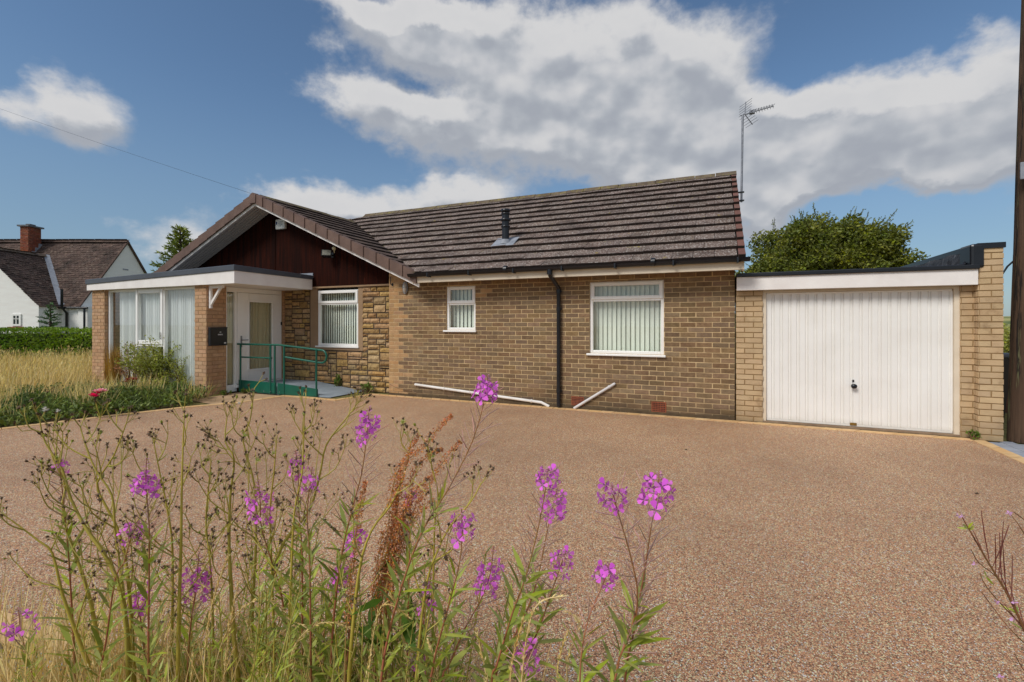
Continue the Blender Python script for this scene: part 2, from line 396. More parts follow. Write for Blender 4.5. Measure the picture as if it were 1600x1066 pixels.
# window surround panels
mb = MB(); mb.box(so[0]+.002, w1[0]-.002, YS-.02, YS+.1, so[2]+.002, 2.298); mb.box(w1[1]+.002, so[1]-.002, YS-.02, YS+.1, so[2]+.002, 2.298); mb.box(w1[0]-.002, w1[1]+.002, YS-.018, YS+.1, so[2]+.002, w1[2]-.002)
mb.build('window_surround', m_beige, bung)
# gable boarding: vertical boards, clipped under the slopes
mb = MB(); bx = -13.9
while bx < XL:
    nb = min(bx+4.1 if bx > -13.8 else at(431, 400, YS).x, XL)
    mb.box(bx+.003, nb-.003, YS-.03-U(0, .003), YS+.02, 2.34, 4.4); bx = nb
mb.bisect(Vector((RX, YS, RZ-.2)), Vector((GS, 0, 1)).normalized()); mb.bisect(Vector((RX, YS, RZ-.2)), Vector((-GS, 0, 1)).normalized())
mb.build('gable_boarding', m_boards, bung)
mb = MB(); mb.box(-13.9, XL, YS-.055, YS+.03, 2.302, 2.338); mb.build('gable_sill', m_beige, bung)
mb = MB(); xb = at(431, 400, YS).x; mb.box(xb-.022, xb+.022, YS-.045, YS-.034, 2.345, 4.1); mb.bisect(Vector((RX, YS, RZ-.21)), Vector((-GS, 0, 1)).normalized()); mb.bisect(Vector((RX, YS, RZ-.21)), Vector((GS, 0, 1)).normalized()); mb.build('cover_strip', m_boards, bung)
mb = MB(); mb.box(-13.95, XL, YS+.03, YS+.2, 2.3, 4.4); mb.bisect(Vector((RX, YS, RZ-.22)), Vector((GS, 0, 1)).normalized()); mb.bisect(Vector((RX, YS, RZ-.22)), Vector((-GS, 0, 1)).normalized()); mb.build('gable_backing', m_dark, bung)
# ---- windows
def window(name, x0, x1, z0, z1, Y, split, label, slats=14, recess=.03):
    wn = bpy.data.objects.new(name, None); COL.objects.link(wn); wn.parent = bung
    wn.location = Vector(((x0+x1)/2, Y, z0))-bung.location; wn['label'] = label
    f = MB(); yf = Y+recess; fw = .052
    f.bbox(x0+.001, x0+fw, yf, yf+.07, z0, z1-.001); f.bbox(x1-fw, x1-.001, yf, yf+.07, z0, z1-.001)
    f.bbox(x0+fw, x1-fw, yf+.002, yf+.07, z1-fw, z1-.001); f.bbox(x0+fw, x1-fw, yf+.002, yf+.07, z0, z0+fw); f.bbox(x0+fw, x1-fw, yf+.002, yf+.07, split-.026, split+.026)
    a, b, c, d = x0+.02, x1-.02, split+.008, z1-.018       # opening vent, proud of the frame
    f.bbox(a, a+.06, yf-.02, yf+.03, c, d); f.bbox(b-.06, b, yf-.02, yf+.03, c, d); f.bbox(a+.06, b-.06, yf-.019, yf+.03, c, c+.055); f.bbox(a+.06, b-.06, yf-.019, yf+.03, d-.055, d)
    f.build('frame', m_white, wn)
    s = MB(); s.bbox(x0-.045, x1+.03, Y-.05, yf+.02, z0-.036, z0-.001, .008); s.build('sill', m_white, wn)
    g = MB(); g.box(a+.058, b-.058, yf+.012, yf+.018, c+.05, d-.05); g.box(x0+fw-.004, x1-fw+.004, yf+.03, yf+.036, z0+fw-.004, split-.022); g.build('pane', m_glass, wn)
    bl = MB(); n = slats; w = (x1-x0-.05)/n
    for i in range(n):
        xc = x0+.03+w*(i+.5); an = R(24)+U(-.06, .06); hw = w*.58; dx, dy = math.cos(an)*hw, math.sin(an)*hw
        p = [Vector((xc-dx, yf+.15+dy, z0+.03)), Vector((xc, yf+.15-.006, z0+.03)), Vector((xc+dx, yf+.15-dy, z0+.03))]
        q = [v_+Z_*(z1-z0-.06) for v_ in p]
        bl.add(p+q, [(0, 1, 4, 3), (1, 2, 5, 4)], 0, True)
    bl.build('blind', m_slat, wn)
    rv = MB(); rv.box(x0-.012, x0-.002, yf+.05, yf+.4, z0, z1); rv.box(x1+.002, x1+.012, yf+.05, yf+.4, z0, z1); rv.box(x0, x1, yf+.075, yf+.4, z0-.02, z0-.004); rv.build('reveal', m_inner, wn)
    return wn
window('window', *w3[:2], *w3[2:], YW, at(980, 468, YW).z, 'wide white window with sage vertical blinds', 15)
window('window', *w2[:2], *w2[2:], YW, at(720, 474.5, YW).z, 'small narrow white window', 7)
window('window', *w1[:2], *w1[2:], YS, at(528, 474.5, YS).z, 'white window set in the stone wall', 17, .0)
# ---- roofs
S1 = Vector((0, MY-YE, MZ-ZE)).normalized(); L1 = math.hypot(MY-YE, MZ-ZE)
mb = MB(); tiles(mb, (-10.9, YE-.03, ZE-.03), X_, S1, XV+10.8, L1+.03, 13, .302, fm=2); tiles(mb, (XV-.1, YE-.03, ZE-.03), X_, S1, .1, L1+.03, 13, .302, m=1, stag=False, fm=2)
vn = Vector((GS, MS, 0))   # valley line in plan: z equal
vp = Vector((RX, YE+(RZ-ZE)/MS, 0))
vdir = Vector((MS, -GS, 0)).normalized()   # along the valley towards the eave (x grows, y falls)
vnorm = Vector((-vdir.y, vdir.x, 0))       # points to +x+y side
if vnorm.x < 0: vnorm = -vnorm
# main slope: keep +vnorm side in front of the gable ridge, and everything right of the hip
m1 = MB(); m1.v, m1.f, m1.m, m1.sm = list(mb.v), list(mb.f), list(mb.m), list(mb.sm)
m1.bisect(vp-vnorm*.03, -vnorm)
hipn = Vector((-(MY-YE), 0, 0)).normalized()
m1.bisect(Vector((RX-.05, MY, 0)), Vector((-1, .62, 0)).normalized())
m_edge = M('dirty_shaded_tile_edge', (58, 46, 41), (38, 30, 27), 9, .95, .5, 40)  # row shadow painted into the tile edge colour, along with dirt
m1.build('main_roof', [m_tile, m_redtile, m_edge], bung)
# underlay slabs
mb = MB()
def slab(a, b, c, d, th=.04): 
    n = ((b-a).cross(c-a)).normalized()
    mb.hexa([a-n*th, b-n*th, c-n*th, d-n*th, a, b, c, d])
e0 = ZE-.02
slab(Vector((-5.3, YE, e0)), Vector((XV-.02, YE, e0)), Vector((XV-.02, MY, MZ-.03)), Vector((RX, MY, MZ-.03)))
slab(Vector((XV-.02, 15.2, e0)), Vector((-10.4, 15.2, e0)), Vector((RX, MY, MZ-.03)), Vector((XV-.02, MY, MZ-.03)))
mb.build('roof_deck', m_dark, bung)
mb = MB(); tiles(mb, (XV, 15.2, ZE-.04), -X_, Vector((0, -(15.2-MY), MZ-ZE)).normalized(), 12.5, math.hypot(15.2-MY, MZ-ZE), 13); mb.build('rear_roof', m_tile, bung)
# gable roof right slope and left slope
YV = 7.6
rr = Vector((-1, 0, GS)).normalized(); half = 4.52; Lg = half*math.hypot(1, GS)
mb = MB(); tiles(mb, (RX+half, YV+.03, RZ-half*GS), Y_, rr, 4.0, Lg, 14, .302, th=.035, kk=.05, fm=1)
mb.bisect(vp-vnorm*.01, vnorm)
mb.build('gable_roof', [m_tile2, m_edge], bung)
mb = MB(); rl = Vector((1, 0, GS)).normalized(); tiles(mb, (RX-half, 15, RZ-half*GS), -Y_, rl, 15-YV-.03, Lg, 14, .302); mb.build('gable_roof', m_tile2, bung)
mb = MB()
mb.hexa([(RX, YV+.02, RZ-.05), (RX+half, YV+.02, RZ-half*GS-.05), (RX+half, 8.0, RZ-half*GS-.05), (RX, 11, RZ-.05), (RX, YV+.02, RZ-.01), (RX+half, YV+.02, RZ-half*GS-.01), (RX+half, 8.0, RZ-half*GS-.01), (RX, 11, RZ-.01)])
mb.hexa([(RX-half, YV+.02, RZ-half*GS-.05), (RX, YV+.02, RZ-.05), (RX, 15, RZ-.05), (RX-half, 15, RZ-half*GS-.05), (RX-half, YV+.02, RZ-half*GS-.01), (RX, YV+.02, RZ-.01), (RX, 15, RZ-.01), (RX-half, 15, RZ-half*GS-.01)])
mb.build('gable_deck', m_dark, bung)
# valley gutter: mossy strip
mb = MB(); a0 = Vector((RX, YE+(RZ-ZE)/MS, RZ+.03)); dv = Vector((vdir.x, vdir.y, 0)); ln = half/vdir.x
pts = [a0+Vector((dv.x*ln*i/24, dv.y*ln*i/24, -GS*dv.x*ln*i/24)) for i in range(25)]
for i in range(24):
    w0 = .05+.02*noise.noise(pts[i]*5); w1_ = .05+.02*noise.noise(pts[i+1]*5)
    mb.quad(pts[i]-vnorm*w0, pts[i]+vnorm*w0, pts[i+1]+vnorm*w1_, pts[i+1]-vnorm*w1_)
mb.build('valley', m_valley, bung)
# ridge tiles
def ridge(mb, a, b, n, drop, up, rad=.12):
    d = (b-a)/n; ax = d.normalized(); sd = ax.cross(Z_).normalized()
    for i in range(n):
        p, q = a+d*i, a+d*(i+1)-ax*.012; j = U(-.006, .006)
        prof = [(-rad*1.35, -drop), (-rad*.8, -drop*.25), (-rad*.3, up*.8), (0, up), (rad*.3, up*.8), (rad*.8, -drop*.25), (rad*1.35, -drop)]
        vs = [c+sd*x+Z_*(z+j) for c in (p, q) for x, z in prof]
        k = len(prof); mb.add(vs, [(e, e+1, k+e+1, k+e) for e in range(k-1)]+[tuple(range(k-1, -1, -1)), tuple(range(k, 2*k))])
mb = MB(); ridge(mb, Vector((RX, MY, MZ)), Vector((XV+.02, MY, MZ)), 24, .06, .06); mb.build('ridge', m_ridge, bung)
mb = MB(); ridge(mb, Vector((RX, YV+.16, RZ)), Vector((RX, vp.y+.15, RZ)), 8, .035, .055); ridge(mb, Vector((RX, vp.y+.15, RZ)), Vector((RX, 15, RZ)), 9, .035, .055); mb.build('ridge', m_ridge, bung)
# cloaked verge units on the front gable
mb = MB()
for sgn in (1, -1):
    n = 14; dx = half/n
    for i in range(n):
        xa, xb = sgn*i*dx, sgn*((i+1)*dx-.006); za, zb = -abs(xa)*GS, -abs(xb)*GS
        st0, st1 = .004, .022   # each unit steps out over the one below it
        p = []
        for (x, z, s) in ((xa, za, st0), (xb, zb, st1)):
            x += RX; z += RZ
            p.append([(x, YV-.012-s, z-.175), (x, YV-.012-s, z+.035+s*.6), (x, YV+.09, z+.05+s*.6), (x, YV+.09, z-.0), (x, YV+.018, z-.0), (x, YV+.018, z-.175)])
        k = 6; vs = p[0]+p[1]
        fs = [(e, (e+1) % k, k+(e+1) % k, k+e) for e in range(k)]+[tuple(range(k-1, -1, -1)), tuple(range(k, 2*k))]
        if sgn < 0: fs = [tuple(reversed(f)) for f in fs]
        mb.add(vs, fs)
mb.hexa([(RX-.09, YV-.038, RZ-.19), (RX+.09, YV-.038, RZ-.19), (RX+.09, YV+.09, RZ-.19), (RX-.09, YV+.09, RZ-.19), (RX-.10, YV-.038, RZ-.0), (RX+.10, YV-.038, RZ-.0), (RX+.10, YV+.09, RZ-.0), (RX-.10, YV+.09, RZ-.0)]); mb.hexa([(RX-.10, YV-.038, RZ+.001), (RX+.10, YV-.038, RZ+.001), (RX+.10, YV+.09, RZ+.001), (RX-.10, YV+.09, RZ+.001), (RX-.015, YV-.038, RZ+.05), (RX+.015, YV-.038, RZ+.05), (RX+.015, YV+.09, RZ+.05), (RX-.015, YV+.09, RZ+.05)])
mb.build('verge', m_verge, bung)
def slope_board(mb, x0, x1, y0, y1, dz0, dz1, m=0):   # piece following the right or left fall (x measured from ridge)
    f = lambda x: RZ-abs(x)*GS
    mb.hexa([(RX+x0, y0, f(x0)-dz0), (RX+x1, y0, f(x1)-dz0), (RX+x1, y1, f(x1)-dz0), (RX+x0, y1, f(x0)-dz0),
             (RX+x0, y0, f(x0)-dz1), (RX+x1, y0, f(x1)-dz1), (RX+x1, y1, f(x1)-dz1), (RX+x0, y1, f(x0)-dz1)], m)
mb = MB(); slope_board(mb, 0, half+.02, YV+.025, YV+.06, .235, .05); slope_board(mb, -half-.02, 0, YV+.025, YV+.06, .235, .05)
mb.build('bargeboard', m_whitep, bung)
mb = MB(); n = 6; yy = [YV+.062+(YS-.05-YV-.062)*i/n for i in range(n+1)]
for i in range(n):
    for a, b in ((-half, -.005), (.005, half-.25)): slope_board(mb, a, b, yy[i]+.008, yy[i+1]-.008, .215, .2)
mb.build('soffit', m_soffit, bung)
# eaves along the front wall
mb = MB(); mb.box(-5.42, XV-.02, YE-.0, YE+.025, 2.28, 2.43); mb.box(XV-.045, XV-.02, YE+.025, YW+.0, 2.28, 2.5); mb.build('fascia', m_cream, bung)
mb = MB(); mb.box(-5.42, XV-.05, YE+.026, YW-.008, 2.31, 2.325); mb.build('soffit', m_soffit, bung)
mb = MB(); prof = [(math.cos(a)*.055, math.sin(a)*.06) for a in [R(180+15*i) for i in range(13)]]
k = len(prof); xs = (-5.46, XV+.05)
vs = [(x, YE-.056+p[0], 2.445+p[1]) for x in xs for p in prof]+[(x, YE-.056+p[0]*.9, 2.447+p[1]*.88) for x in xs for p in prof]
mb.add(vs, [(e, e+1, k+e+1, k+e) for e in range(k-1)]+[(2*k+e, 3*k+e, 3*k+e+1, 2*k+e+1) for e in range(k-1)]+[(0, 2*k, 3*k, k), (k-1, 2*k-1, 4*k-1, 3*k-1), tuple(range(k)), tuple(range(2*k-1, k-1, -1))], 0, True)
for x in [(-5.0+.88*i) for i in range(7)]: mb.box(x-.012, x+.012, YE-.122, YE-.0, 2.372, 2.392); mb.box(x-.012, x+.012, YE-.121, YE-.113, 2.372, 2.45)
for x in (-3.4, -.9): mb.tube([(x-.03, YE-.056, 2.445), (x+.03, YE-.056, 2.445)], .066, 14)
mb.build('gutter', m_black, bung)
mb = MB(); dx_ = at(873, 520, YW-.05).x; ya = YE-.056; yb = YW-.055
mb.tube([(dx_-.03, ya, 2.41), (dx_-.03, ya, 2.32)], .045, 12)
mb.tube([(dx_-.03, ya, 2.36), (dx_-.03, ya+.02, 2.31), (dx_, yb-.02, 2.13), (dx_, yb, 2.08), (dx_, yb, .03)], .035, 12)
for z in (2.06, 1.75, .3): mb.tube([(dx_, yb, z-.03), (dx_, yb, z+.03)], .042, 12); mb.box(dx_-.02, dx_+.05, yb, YW, z-.012, z+.012)
mb.build('downpipe', m_black, bung)
# flue through the tiles
fp = at(790, 381, Y=9.0); sp_ = lambda y: ZE+(y-YE)*MS
d_ = ray(790, 382); tt = (H-ZE+YE*MS-0)/(1)  # solve ray with roof plane
tt = (ZE-YE*MS-H)/(d_.z-MS*d_.y); fp = Vector((0, 0, H))+d_*tt
fe = bpy.data.objects.new('flue', None); COL.objects.link(fe); fe.parent = bung; fe.location = fp-bung.location
ppm = 735/tt
mb = MB(); r0 = 6.2/ppm
hz = lambda px: px/ppm
mb.tube([fp+Z_*-.05, fp+Z_*hz(46)], r0*.9, 16)
for z0, z1, r in ((0, 8, 1.2), (26, 29, 1.15), (36, 40, 1.3), (46, 49, 1.1), (50, 55, 1.15)):
    mb.tube([fp+Z_*hz(z0), fp+Z_*hz(z0+.5), fp+Z_*hz(z1-.5), fp+Z_*hz(z1)], [r0*r*.85, r0*r, r0*r, r0*r*.85], 16)
mb.build('flue_pipe', m_black, fe)
mb = MB(); c = fp+Vector((0, 0, .0)); n1 = X_.cross(S1).normalized()
mb.frame(c-X_*.24-S1*.2+n1*.045, X_, S1, n1, .48, .42, .012); mb.tube([fp, fp+Z_*.1], [r0*1.7, r0*1.15], 16); mb.build('flashing', m_lead, fe)
# waste pipes and air bricks
def pipe_on_wall(pix, r, m, name, lab, Y=YW-.03):
    p = [at(u, v, Y) for u, v in pix]; p[-1].z = max(p[-1].z, .01)
    b = MB(); b.tube(p, r, 12); b.ball(p[0], r*1.02, 0, 1)
    q = p[0]+(p[1]-p[0])*.3; dd = (p[1]-p[0]).normalized()
    for f in ((.25, .62, .93) if len(p) > 2 else (.12,)):
        q = p[0]+(p[1]-p[0])*f; b.tube([q-dd*.012, q+dd*.012], r*1.3, 12); b.box(q.x-.012, q.x+.012, Y, YW, q.z-.012, q.z+.012)
    o = b.build(name, m, bung); o['label'] = lab
pipe_on_wall([(649, 601), (846, 629), (858, 638)], .026, m_pipe, 'waste_pipe', 'long white waste pipe falling along the wall')
pipe_on_wall([(960, 600), (897, 640)], .024, m_gpipe, 'waste_pipe', 'short grey waste pipe running down aslant')
for u0, u1, v0, v1 in ((893, 912, 620.5, 633), (1018, 1041, 629, 643.5)):
    a0_, a1_, b0_, b1_ = fix(u0, u1, v0, v1, YW-.008); b = MB(); y = YW-.0085
    b.box(a0_, a1_, y-.004, YW, b0_, b1_, 0)
    for r in range(5):
        for c in range(8):
            x = a0_+.012+(a1_-a0_-.024)*(c+.5)/8; z = b0_+.01+(b1_-b0_-.02)*(r+.5)/5; w = (a1_-a0_-.024)/8*.32; h = (b1_-b0_-.02)/5*.3
            b.box(x-w, x+w, y-.0055, y-.0035, z-h, z+h, 1)
    b.build('airbrick', [m_terra, m_dark], bung)
mb = MB(); cpts = [at(u, v, YW-.012) for u, v in ((608, 600), (622, 607), (640, 610), (651, 614), (653, 622))]; mb.tube(cpts, .004, 6); mb.build('cable', m_beige, bung)
# ================================================================ fixtures on the gable and wall
def place(name, label, cat, loc): return thing(name, label, cat, loc)
p = at(441, 351, YS-.04); t = place('alarm_box', 'white burglar alarm box high on the dark boarded gable', 'alarm box', p)
w_, h_ = .155, .12
mb = MB(); mb.bbox(p.x-w_, p.x+w_, p.y-.07, p.y+.005, p.z-h_, p.z+h_, .022); mb.build('housing', M('alarm_white', (226, 226, 222), (206, 206, 202), 9, .4, k=1.05), t)
mb = MB()
for i, (a, b) in enumerate(((-.05, .11), (-.05, .07), (-.02, .09), (-.05, .05))):
    z = p.z+.05-i*.033; mb.box(p.x+a, p.x+b, p.y-.0735, p.y-.0695, z-.004, z+.004)
mb.box(p.x-.125, p.x-.085, p.y-.0735, p.y-.0695, p.z-.005, p.z+.06, 1)
mb.build('badge', [M('badge_grey', (140, 150, 158)), M('badge_blue', (52, 70, 120))], t)
p = at(521, 399, YS-.03); t = place('floodlight', 'black floodlight with round white sensor on the boarded gable', 'floodlight', p)
mb = MB(); Mx = Matrix.Translation(p+Vector((-.03, -.17, 0))) @ Matrix.Scale(1.45, 4) @ Matrix.Rotation(R(38), 4, 'Z') @ Matrix.Rotation(R(-30), 4, 'X')
b2 = MB(); b2.hexa([(-.075, -.04, -.06), (.075, -.04, -.06), (.05, .04, -.04), (-.05, .04, -.04), (-.075, -.04, .06), (.075, -.04, .06), (.05, .04, .04), (-.05, .04, .04)])
mb.add([Mx @ Vector(q) for q in b2.v], b2.f)
mb.tube([p+Vector((0, 0, .0)), p+Vector((0, -.06, -.01)), p+Vector((0, -.12, 0))], .016, 8); mb.bbox(p.x-.035, p.x+.035, p.y-.03, p.y+.005, p.z-.06, p.z+.06)
mb.build('lamp_head', m_black, t)
mb = MB(); b2 = MB(); b2.box(-.062, .062, -.047, -.0405, -.048, .048); mb.add([Mx @ Vector(q) for q in b2.v], b2.f); mb.build('lens', M('flood_lens', (150, 150, 140), (120, 120, 112), 20, .15), t)
mb = MB(); mb.tube([p+Vector((.05, -.02, .05)), p+Vector((.07, -.05, .1))], .014, 8); mb.ball(p+Vector((.075, -.06, .14)), .045, 0, 2); mb.build('sensor', M('sensor_cream', (225, 222, 190), (205, 200, 165), 12, .4), t)
p = at(634, 450, YW-.01); t = place('bulkhead_light', 'oval grey bulkhead light on the brick corner beside the gable', 'wall light', p)
mb = MB()
for rr_, y in ((1.0, -.03),):
    bm = bmesh.new(); bmesh.ops.create_uvsphere(bm, u_segments=20, v_segments=10, radius=1)
    mb.addbm(bm, 0, Matrix.Translation(p+Vector((0, -.03, 0))) @ Matrix.Diagonal((.046, .045, .105, 1)), True)
mb.build('lens', M('bulkhead_glass', (196, 192, 184), (172, 168, 160), 25, .3, spec=.5), t)
mb = MB(); ov = [p+Vector((math.cos(a)*.056, -.02, math.sin(a)*.118)) for a in [2*math.pi*i/24 for i in range(25)]]; mb.tube(ov, .012, 6, cap=False)
mb.tube([p+Vector((-.05, -.06, 0)), p+Vector((0, -.08, 0)), p+Vector((.05, -.06, 0))], .006, 6); mb.build('rim', m_chrome, t)
p = at(612, 441, YW-.03); t = place('wall_hook', 'small dark iron hook beside the right end of the boarding', 'hook', p)
mb = MB(); mb.tube([p+Vector((-.0, .03, -.05)), p+Vector((0, -.03, -.05)), p+Vector((0, -.035, .0)), p+Vector((0, -.03, .11))], .01, 6); mb.box(p.x-.02, p.x+.02, p.y+.022, p.y+.032, p.z-.08, p.z-.02); tag(mb.build('hook_bar', m_black, t))
# TV aerial on the right gable
ax_ = XV+.09; p0 = at(1158.5, 316, t=9.0)
dd = ray(1158.5, 316); t_ = ax_/dd.x if abs(dd.x) > 1e-4 else 9; t_ = min(max(t_, 8.6), 9.6)
base = Vector((0, 0, H))+ray(1158.5, 316)*t_; top = Vector((0, 0, H))+ray(1160.5, 180)*t_
ae = thing('tv_aerial', 'grey television aerial on a tall mast at the right end of the roof', 'aerial', base)
m_alu = M('weathered_aluminium', (150, 152, 158), (120, 122, 128), 20, .5, metal=.5)
mb = MB(); mb.tube([base, top], .021, 10); mb.build('mast', m_alu, ae)
mb = MB()
for z in (.02, .19): mb = MB(); mb.box(base.x-.22, base.x+.05, base.y-.03, base.y+.03, base.z+z, base.z+z+.022); mb.build('bracket', m_black, ae)
e = Vector((0, 0, H))+ray(1209, 166)*(t_+.1); d = (e-top).normalized(); up = Vector((0, 0, 1)); sd = d.cross(up).normalized(); up2 = sd.cross(d)
mb = MB(); mb.tube([top-d*.06, e], .009, 6)
for i in range(9):
    q = top+d*((e-top).length*(.25+.09*i)); l = .12-.006*i; mb.tube([q-sd*l+up2*.02, q+sd*l+up2*.02], .0045, 5); mb.tube([q+up2*-.04, q+up2*.05], .005, 5)
mb.bbox(*(lambda q: (q.x-.05, q.x+.05, q.y-.04, q.y+.04, q.z-.03, q.z+.04))(top+d*.22))
for s in (1, -1):
    b0 = top+d*.05; b1 = b0+up2*s*.24+d*.10; mb.tube([b0, b1], .009, 5)
    for i in range(5):
        q = b0+(b1-b0)*(i+.6)/5; mb.tube([q-sd*.2, q+sd*.2], .004, 5)
mb.build('antenna', m_alu, ae)
# ================================================================ entrance porch
YP, YF, XF = 6.3, 6.22, -8.58            # glazed face, canopy front, canopy right edge
XC = XG                                  # door face
porch = thing('entrance_porch', 'flat roofed glazed entrance porch with white fascia and brick piers', 'porch', (-11.5, 7, 0))
def brick_pier(name, x0, x1, y0, y1, z1, faces, core_m, br_m, parent, lab=None):
    b = MB(); b.box(x0, x1, y0, y1, 0, z1, 1)
    if 'F' in faces: bricks(b, (x0, y0, 0), X_, -Y_, x1-x0+.006, z1)
    if 'R' in faces: bricks(b, (x1, y0, 0), Y_, X_, y1-y0, z1, off=.12)
    if 'L' in faces: bricks(b, (x0, y1, 0), -Y_, -X_, y1-y0, z1, off=.12)
    o = b.build(name, [br_m, core_m], parent)
    if lab: o['label'] = lab
    return o
cx0 = at(304.5, 520, YP).x
lx0 = -13.66; lx1 = at(163.5, 520, YP).x
brick_pier('brick_pier', cx0, XC, YP, YP+.42, 2.29, 'FR', m_porchmortar, m_porchbrick, porch)
brick_pier('brick_pier', lx0, lx1, YP, YP+.42, 2.29, 'FR', m_porchmortar, m_porchbrick, porch)
# jamb by the stone wall
b = MB(); b.box(XG-.2, XG+.0, 8.13, YS, 0, 2.29, 1); bricks(b, (XG, 8.13, 0), Y_, X_, .07, 2.29); b.build('brick_jamb', [m_porchbrick, m_porchmortar], porch)
# canopy: white fascia with tapering slate trim above
def zt(x, a, c): f = (x-(-13.72))/(XF+13.72); return a+(c-a)*f
xa = -13.72
mb = MB(); zb = 2.275
mb.hexa([(xa, YF, zb), (XF, YF, zb), (XF, YS-.06, zb), (xa, YS-.06, zb), (xa, YF, 2.42), (XF, YF, 2.52), (XF, YS-.06, 2.51), (xa, YS-.06, 2.42)])
mb.build('fascia', m_whitep, porch)
mb = MB(); mb.hexa([(xa-.025, YF-.022, 2.415), (XF+.022, YF-.022, 2.52), (XF+.022, YS-.055, 2.505), (xa-.025, YS-.055, 2.415), (xa-.03, YF-.026, 2.53), (XF+.026, YF-.026, 2.635), (XF+.026, YS-.055, 2.60), (xa-.03, YS-.055, 2.53)])
o = mb.build('roof_trim', m_trim, porch); bv = o.modifiers.new('b', 'BEVEL'); bv.width = .012; bv.segments = 2
mb = MB(); mb.box(XF-.55, XF+.01, YS-.056, YS-.035, 2.55, 2.66); mb.build('flashing', m_lead, porch)
# glazed front: three lights
gl0, gl1 = lx1, cx0; ygl = YP+.07
def ux(u): return at(u, 520, ygl).x
fr = MB(); W = .07; zt_ = 2.27
fr.bbox(gl0+.001, gl0+W, ygl, ygl+.07, .08, zt_); 
xm0, xm1 = ux(212), ux(256)
fr.bbox(xm0, xm0+.05, ygl-.004, ygl+.07, .08, zt_-.05); fr.bbox(xm1-.02, xm1+.03, ygl-.004, ygl+.07, .08, zt_-.05)
fr.bbox(gl1-W*.5, gl1-.001, ygl, ygl+.07, .08, zt_); fr.bbox(gl0+W, gl1-W*.5, ygl+.001, ygl+.07, zt_-.05, zt_); 
fr.bbox(gl0, gl1, ygl-.02, ygl+.09, .0, .09, .01)
zs = at(236, 538, ygl).z
wroot = bpy.data.objects.new('window', None); COL.objects.link(wroot); wroot.parent = porch; wroot.location = Vector(((gl0+gl1)/2, YP, 0))-porch.location
s0, s1 = xm0+.045, xm1-.012
fr.bbox(s0, s0+.07, ygl-.028, ygl+.04, zs, zt_-.02); fr.bbox(s1-.07, s1, ygl-.028, ygl+.04, zs, zt_-.02)
fr.bbox(s0+.09, s1-.09, ygl-.027, ygl+.04, zt_-.105, zt_-.02); fr.bbox(s0+.09, s1-.09, ygl-.027, ygl+.04, zs, zs+.085); fr.bbox(xm0+.05, xm1-.02, ygl, ygl+.06, zs-.05, zs+.0)
fr.build('frame', m_white, wroot)
mb = MB(); mb.tube([(s1-.035, ygl-.032, zs+.12), (s1-.035, ygl-.05, zs+.14), (s1-.035, ygl-.05, zs+.27)], .009, 8); mb.build('handle', m_chrome, wroot)
g = MB()
for a, c, z0, z1, y in ((gl0+W-.005, xm0+.005, .085, zt_-.045, ygl+.03), (s0+.065, s1-.065, zs+.065, zt_-.085, ygl+.01), (xm0+.048, xm1-.018, .085, zs-.045, ygl+.03), (xm1+.025, gl1-W*.5+.005, .085, zt_-.045, ygl+.03)): g.box(a, c, y, y+.006, z0, z1)
g.build('pane', m_glass, wroot)
def curtain(mb, P0, P1, z0, z1, waves, amp, n=None, gather=0):
    P0, P1 = Vector(P0), Vector(P1); d = P1-P0; nn = Vector((-d.y, d.x, 0)).normalized(); n = n or waves*8; vs = []
    zz = [z0+(z1-z0)*k/5 for k in range(6)]
    for z in zz:
        for i in range(n+1):
            t = i/n; ph = waves*2*math.pi*t+1.3*math.sin(5*t+z*.6)
            o = amp*math.sin(ph)+amp*.4*math.sin(2.3*ph+1)
            tt = t*(1-gather*(1-abs(z-1.2)/1.2))
            vs.append(P0+d*tt+nn*o+Z_*z)
    mb.add(vs, [(r*(n+1)+i, r*(n+1)+i+1, (r+1)*(n+1)+i+1, (r+1)*(n+1)+i) for r in range(5) for i in range(n)], 0, True)
c = MB(); xs0 = ux(178); curtain(c, (xs0, ygl+.125, 0), (gl1+.02, ygl+.125, 0), .1, 2.24, 34, .022, 420)
c.build('net_curtain', m_net, wroot)
# inner brick return seen through the left light, floor, back and ceiling of the porch
b = MB(); b.box(lx0, lx1-.01, YP+.425, 8.1, 0, 2.27, 1); bricks(b, (lx1-.01, YP+.43, 0), Y_, X_, 1.6, 2.27); b.build('side_wall', [m_porchbrick, m_porchmortar], porch)
mb = MB(); mb.box(lx1, XC-.12, YP+.15, 8.1, .0, .1); mb.build('porch_floor', m_rust, porch)
mb = MB(); mb.box(lx1+.02, XC-.3, 8.02, 8.1, .1, 2.27); mb.build('back_wall', m_inner, porch)
# door screen facing right
dr = bpy.data.objects.new('door', None); COL.objects.link(dr); dr.parent = porch; dr.location = Vector((XC, 7.4, .17))-porch.location
fd = MB(); y0, y1 = YP+.42, 8.13; xf0, xf1 = XC-.10, XC-.03
yd = 6.985
fd.bbox(xf0, xf1, y0+.001, y0+.045, .17, 2.27); fd.bbox(xf0, xf1, yd-.05, yd, .17, 2.2); fd.bbox(xf0, xf1, y1-.05, y1-.001, .17, 2.27); fd.bbox(xf0, xf1+.003, y0+.045, y1-.05, 2.17, 2.27); fd.bbox(xf0, xf1+.004, y0, yd, .02, .17, .01); fd.bbox(xf0, xf1+.06, yd-.05, y1, .1, .168, .01)
fd.build('frame', m_white, dr)
lf = MB(); a, c = yd+.006, y1-.056; xl0, xl1 = XC-.075, XC-.018; ga, gc, gz0, gz1 = a+.27, c-.21, .46, 1.98
lf.bbox(xl0, xl1, a, ga, .18, 2.165); lf.bbox(xl0, xl1, gc, c, .18, 2.165); lf.bbox(xl0, xl1, ga, gc, .18, gz0); lf.bbox(xl0, xl1, ga, gc, gz1, 2.165)
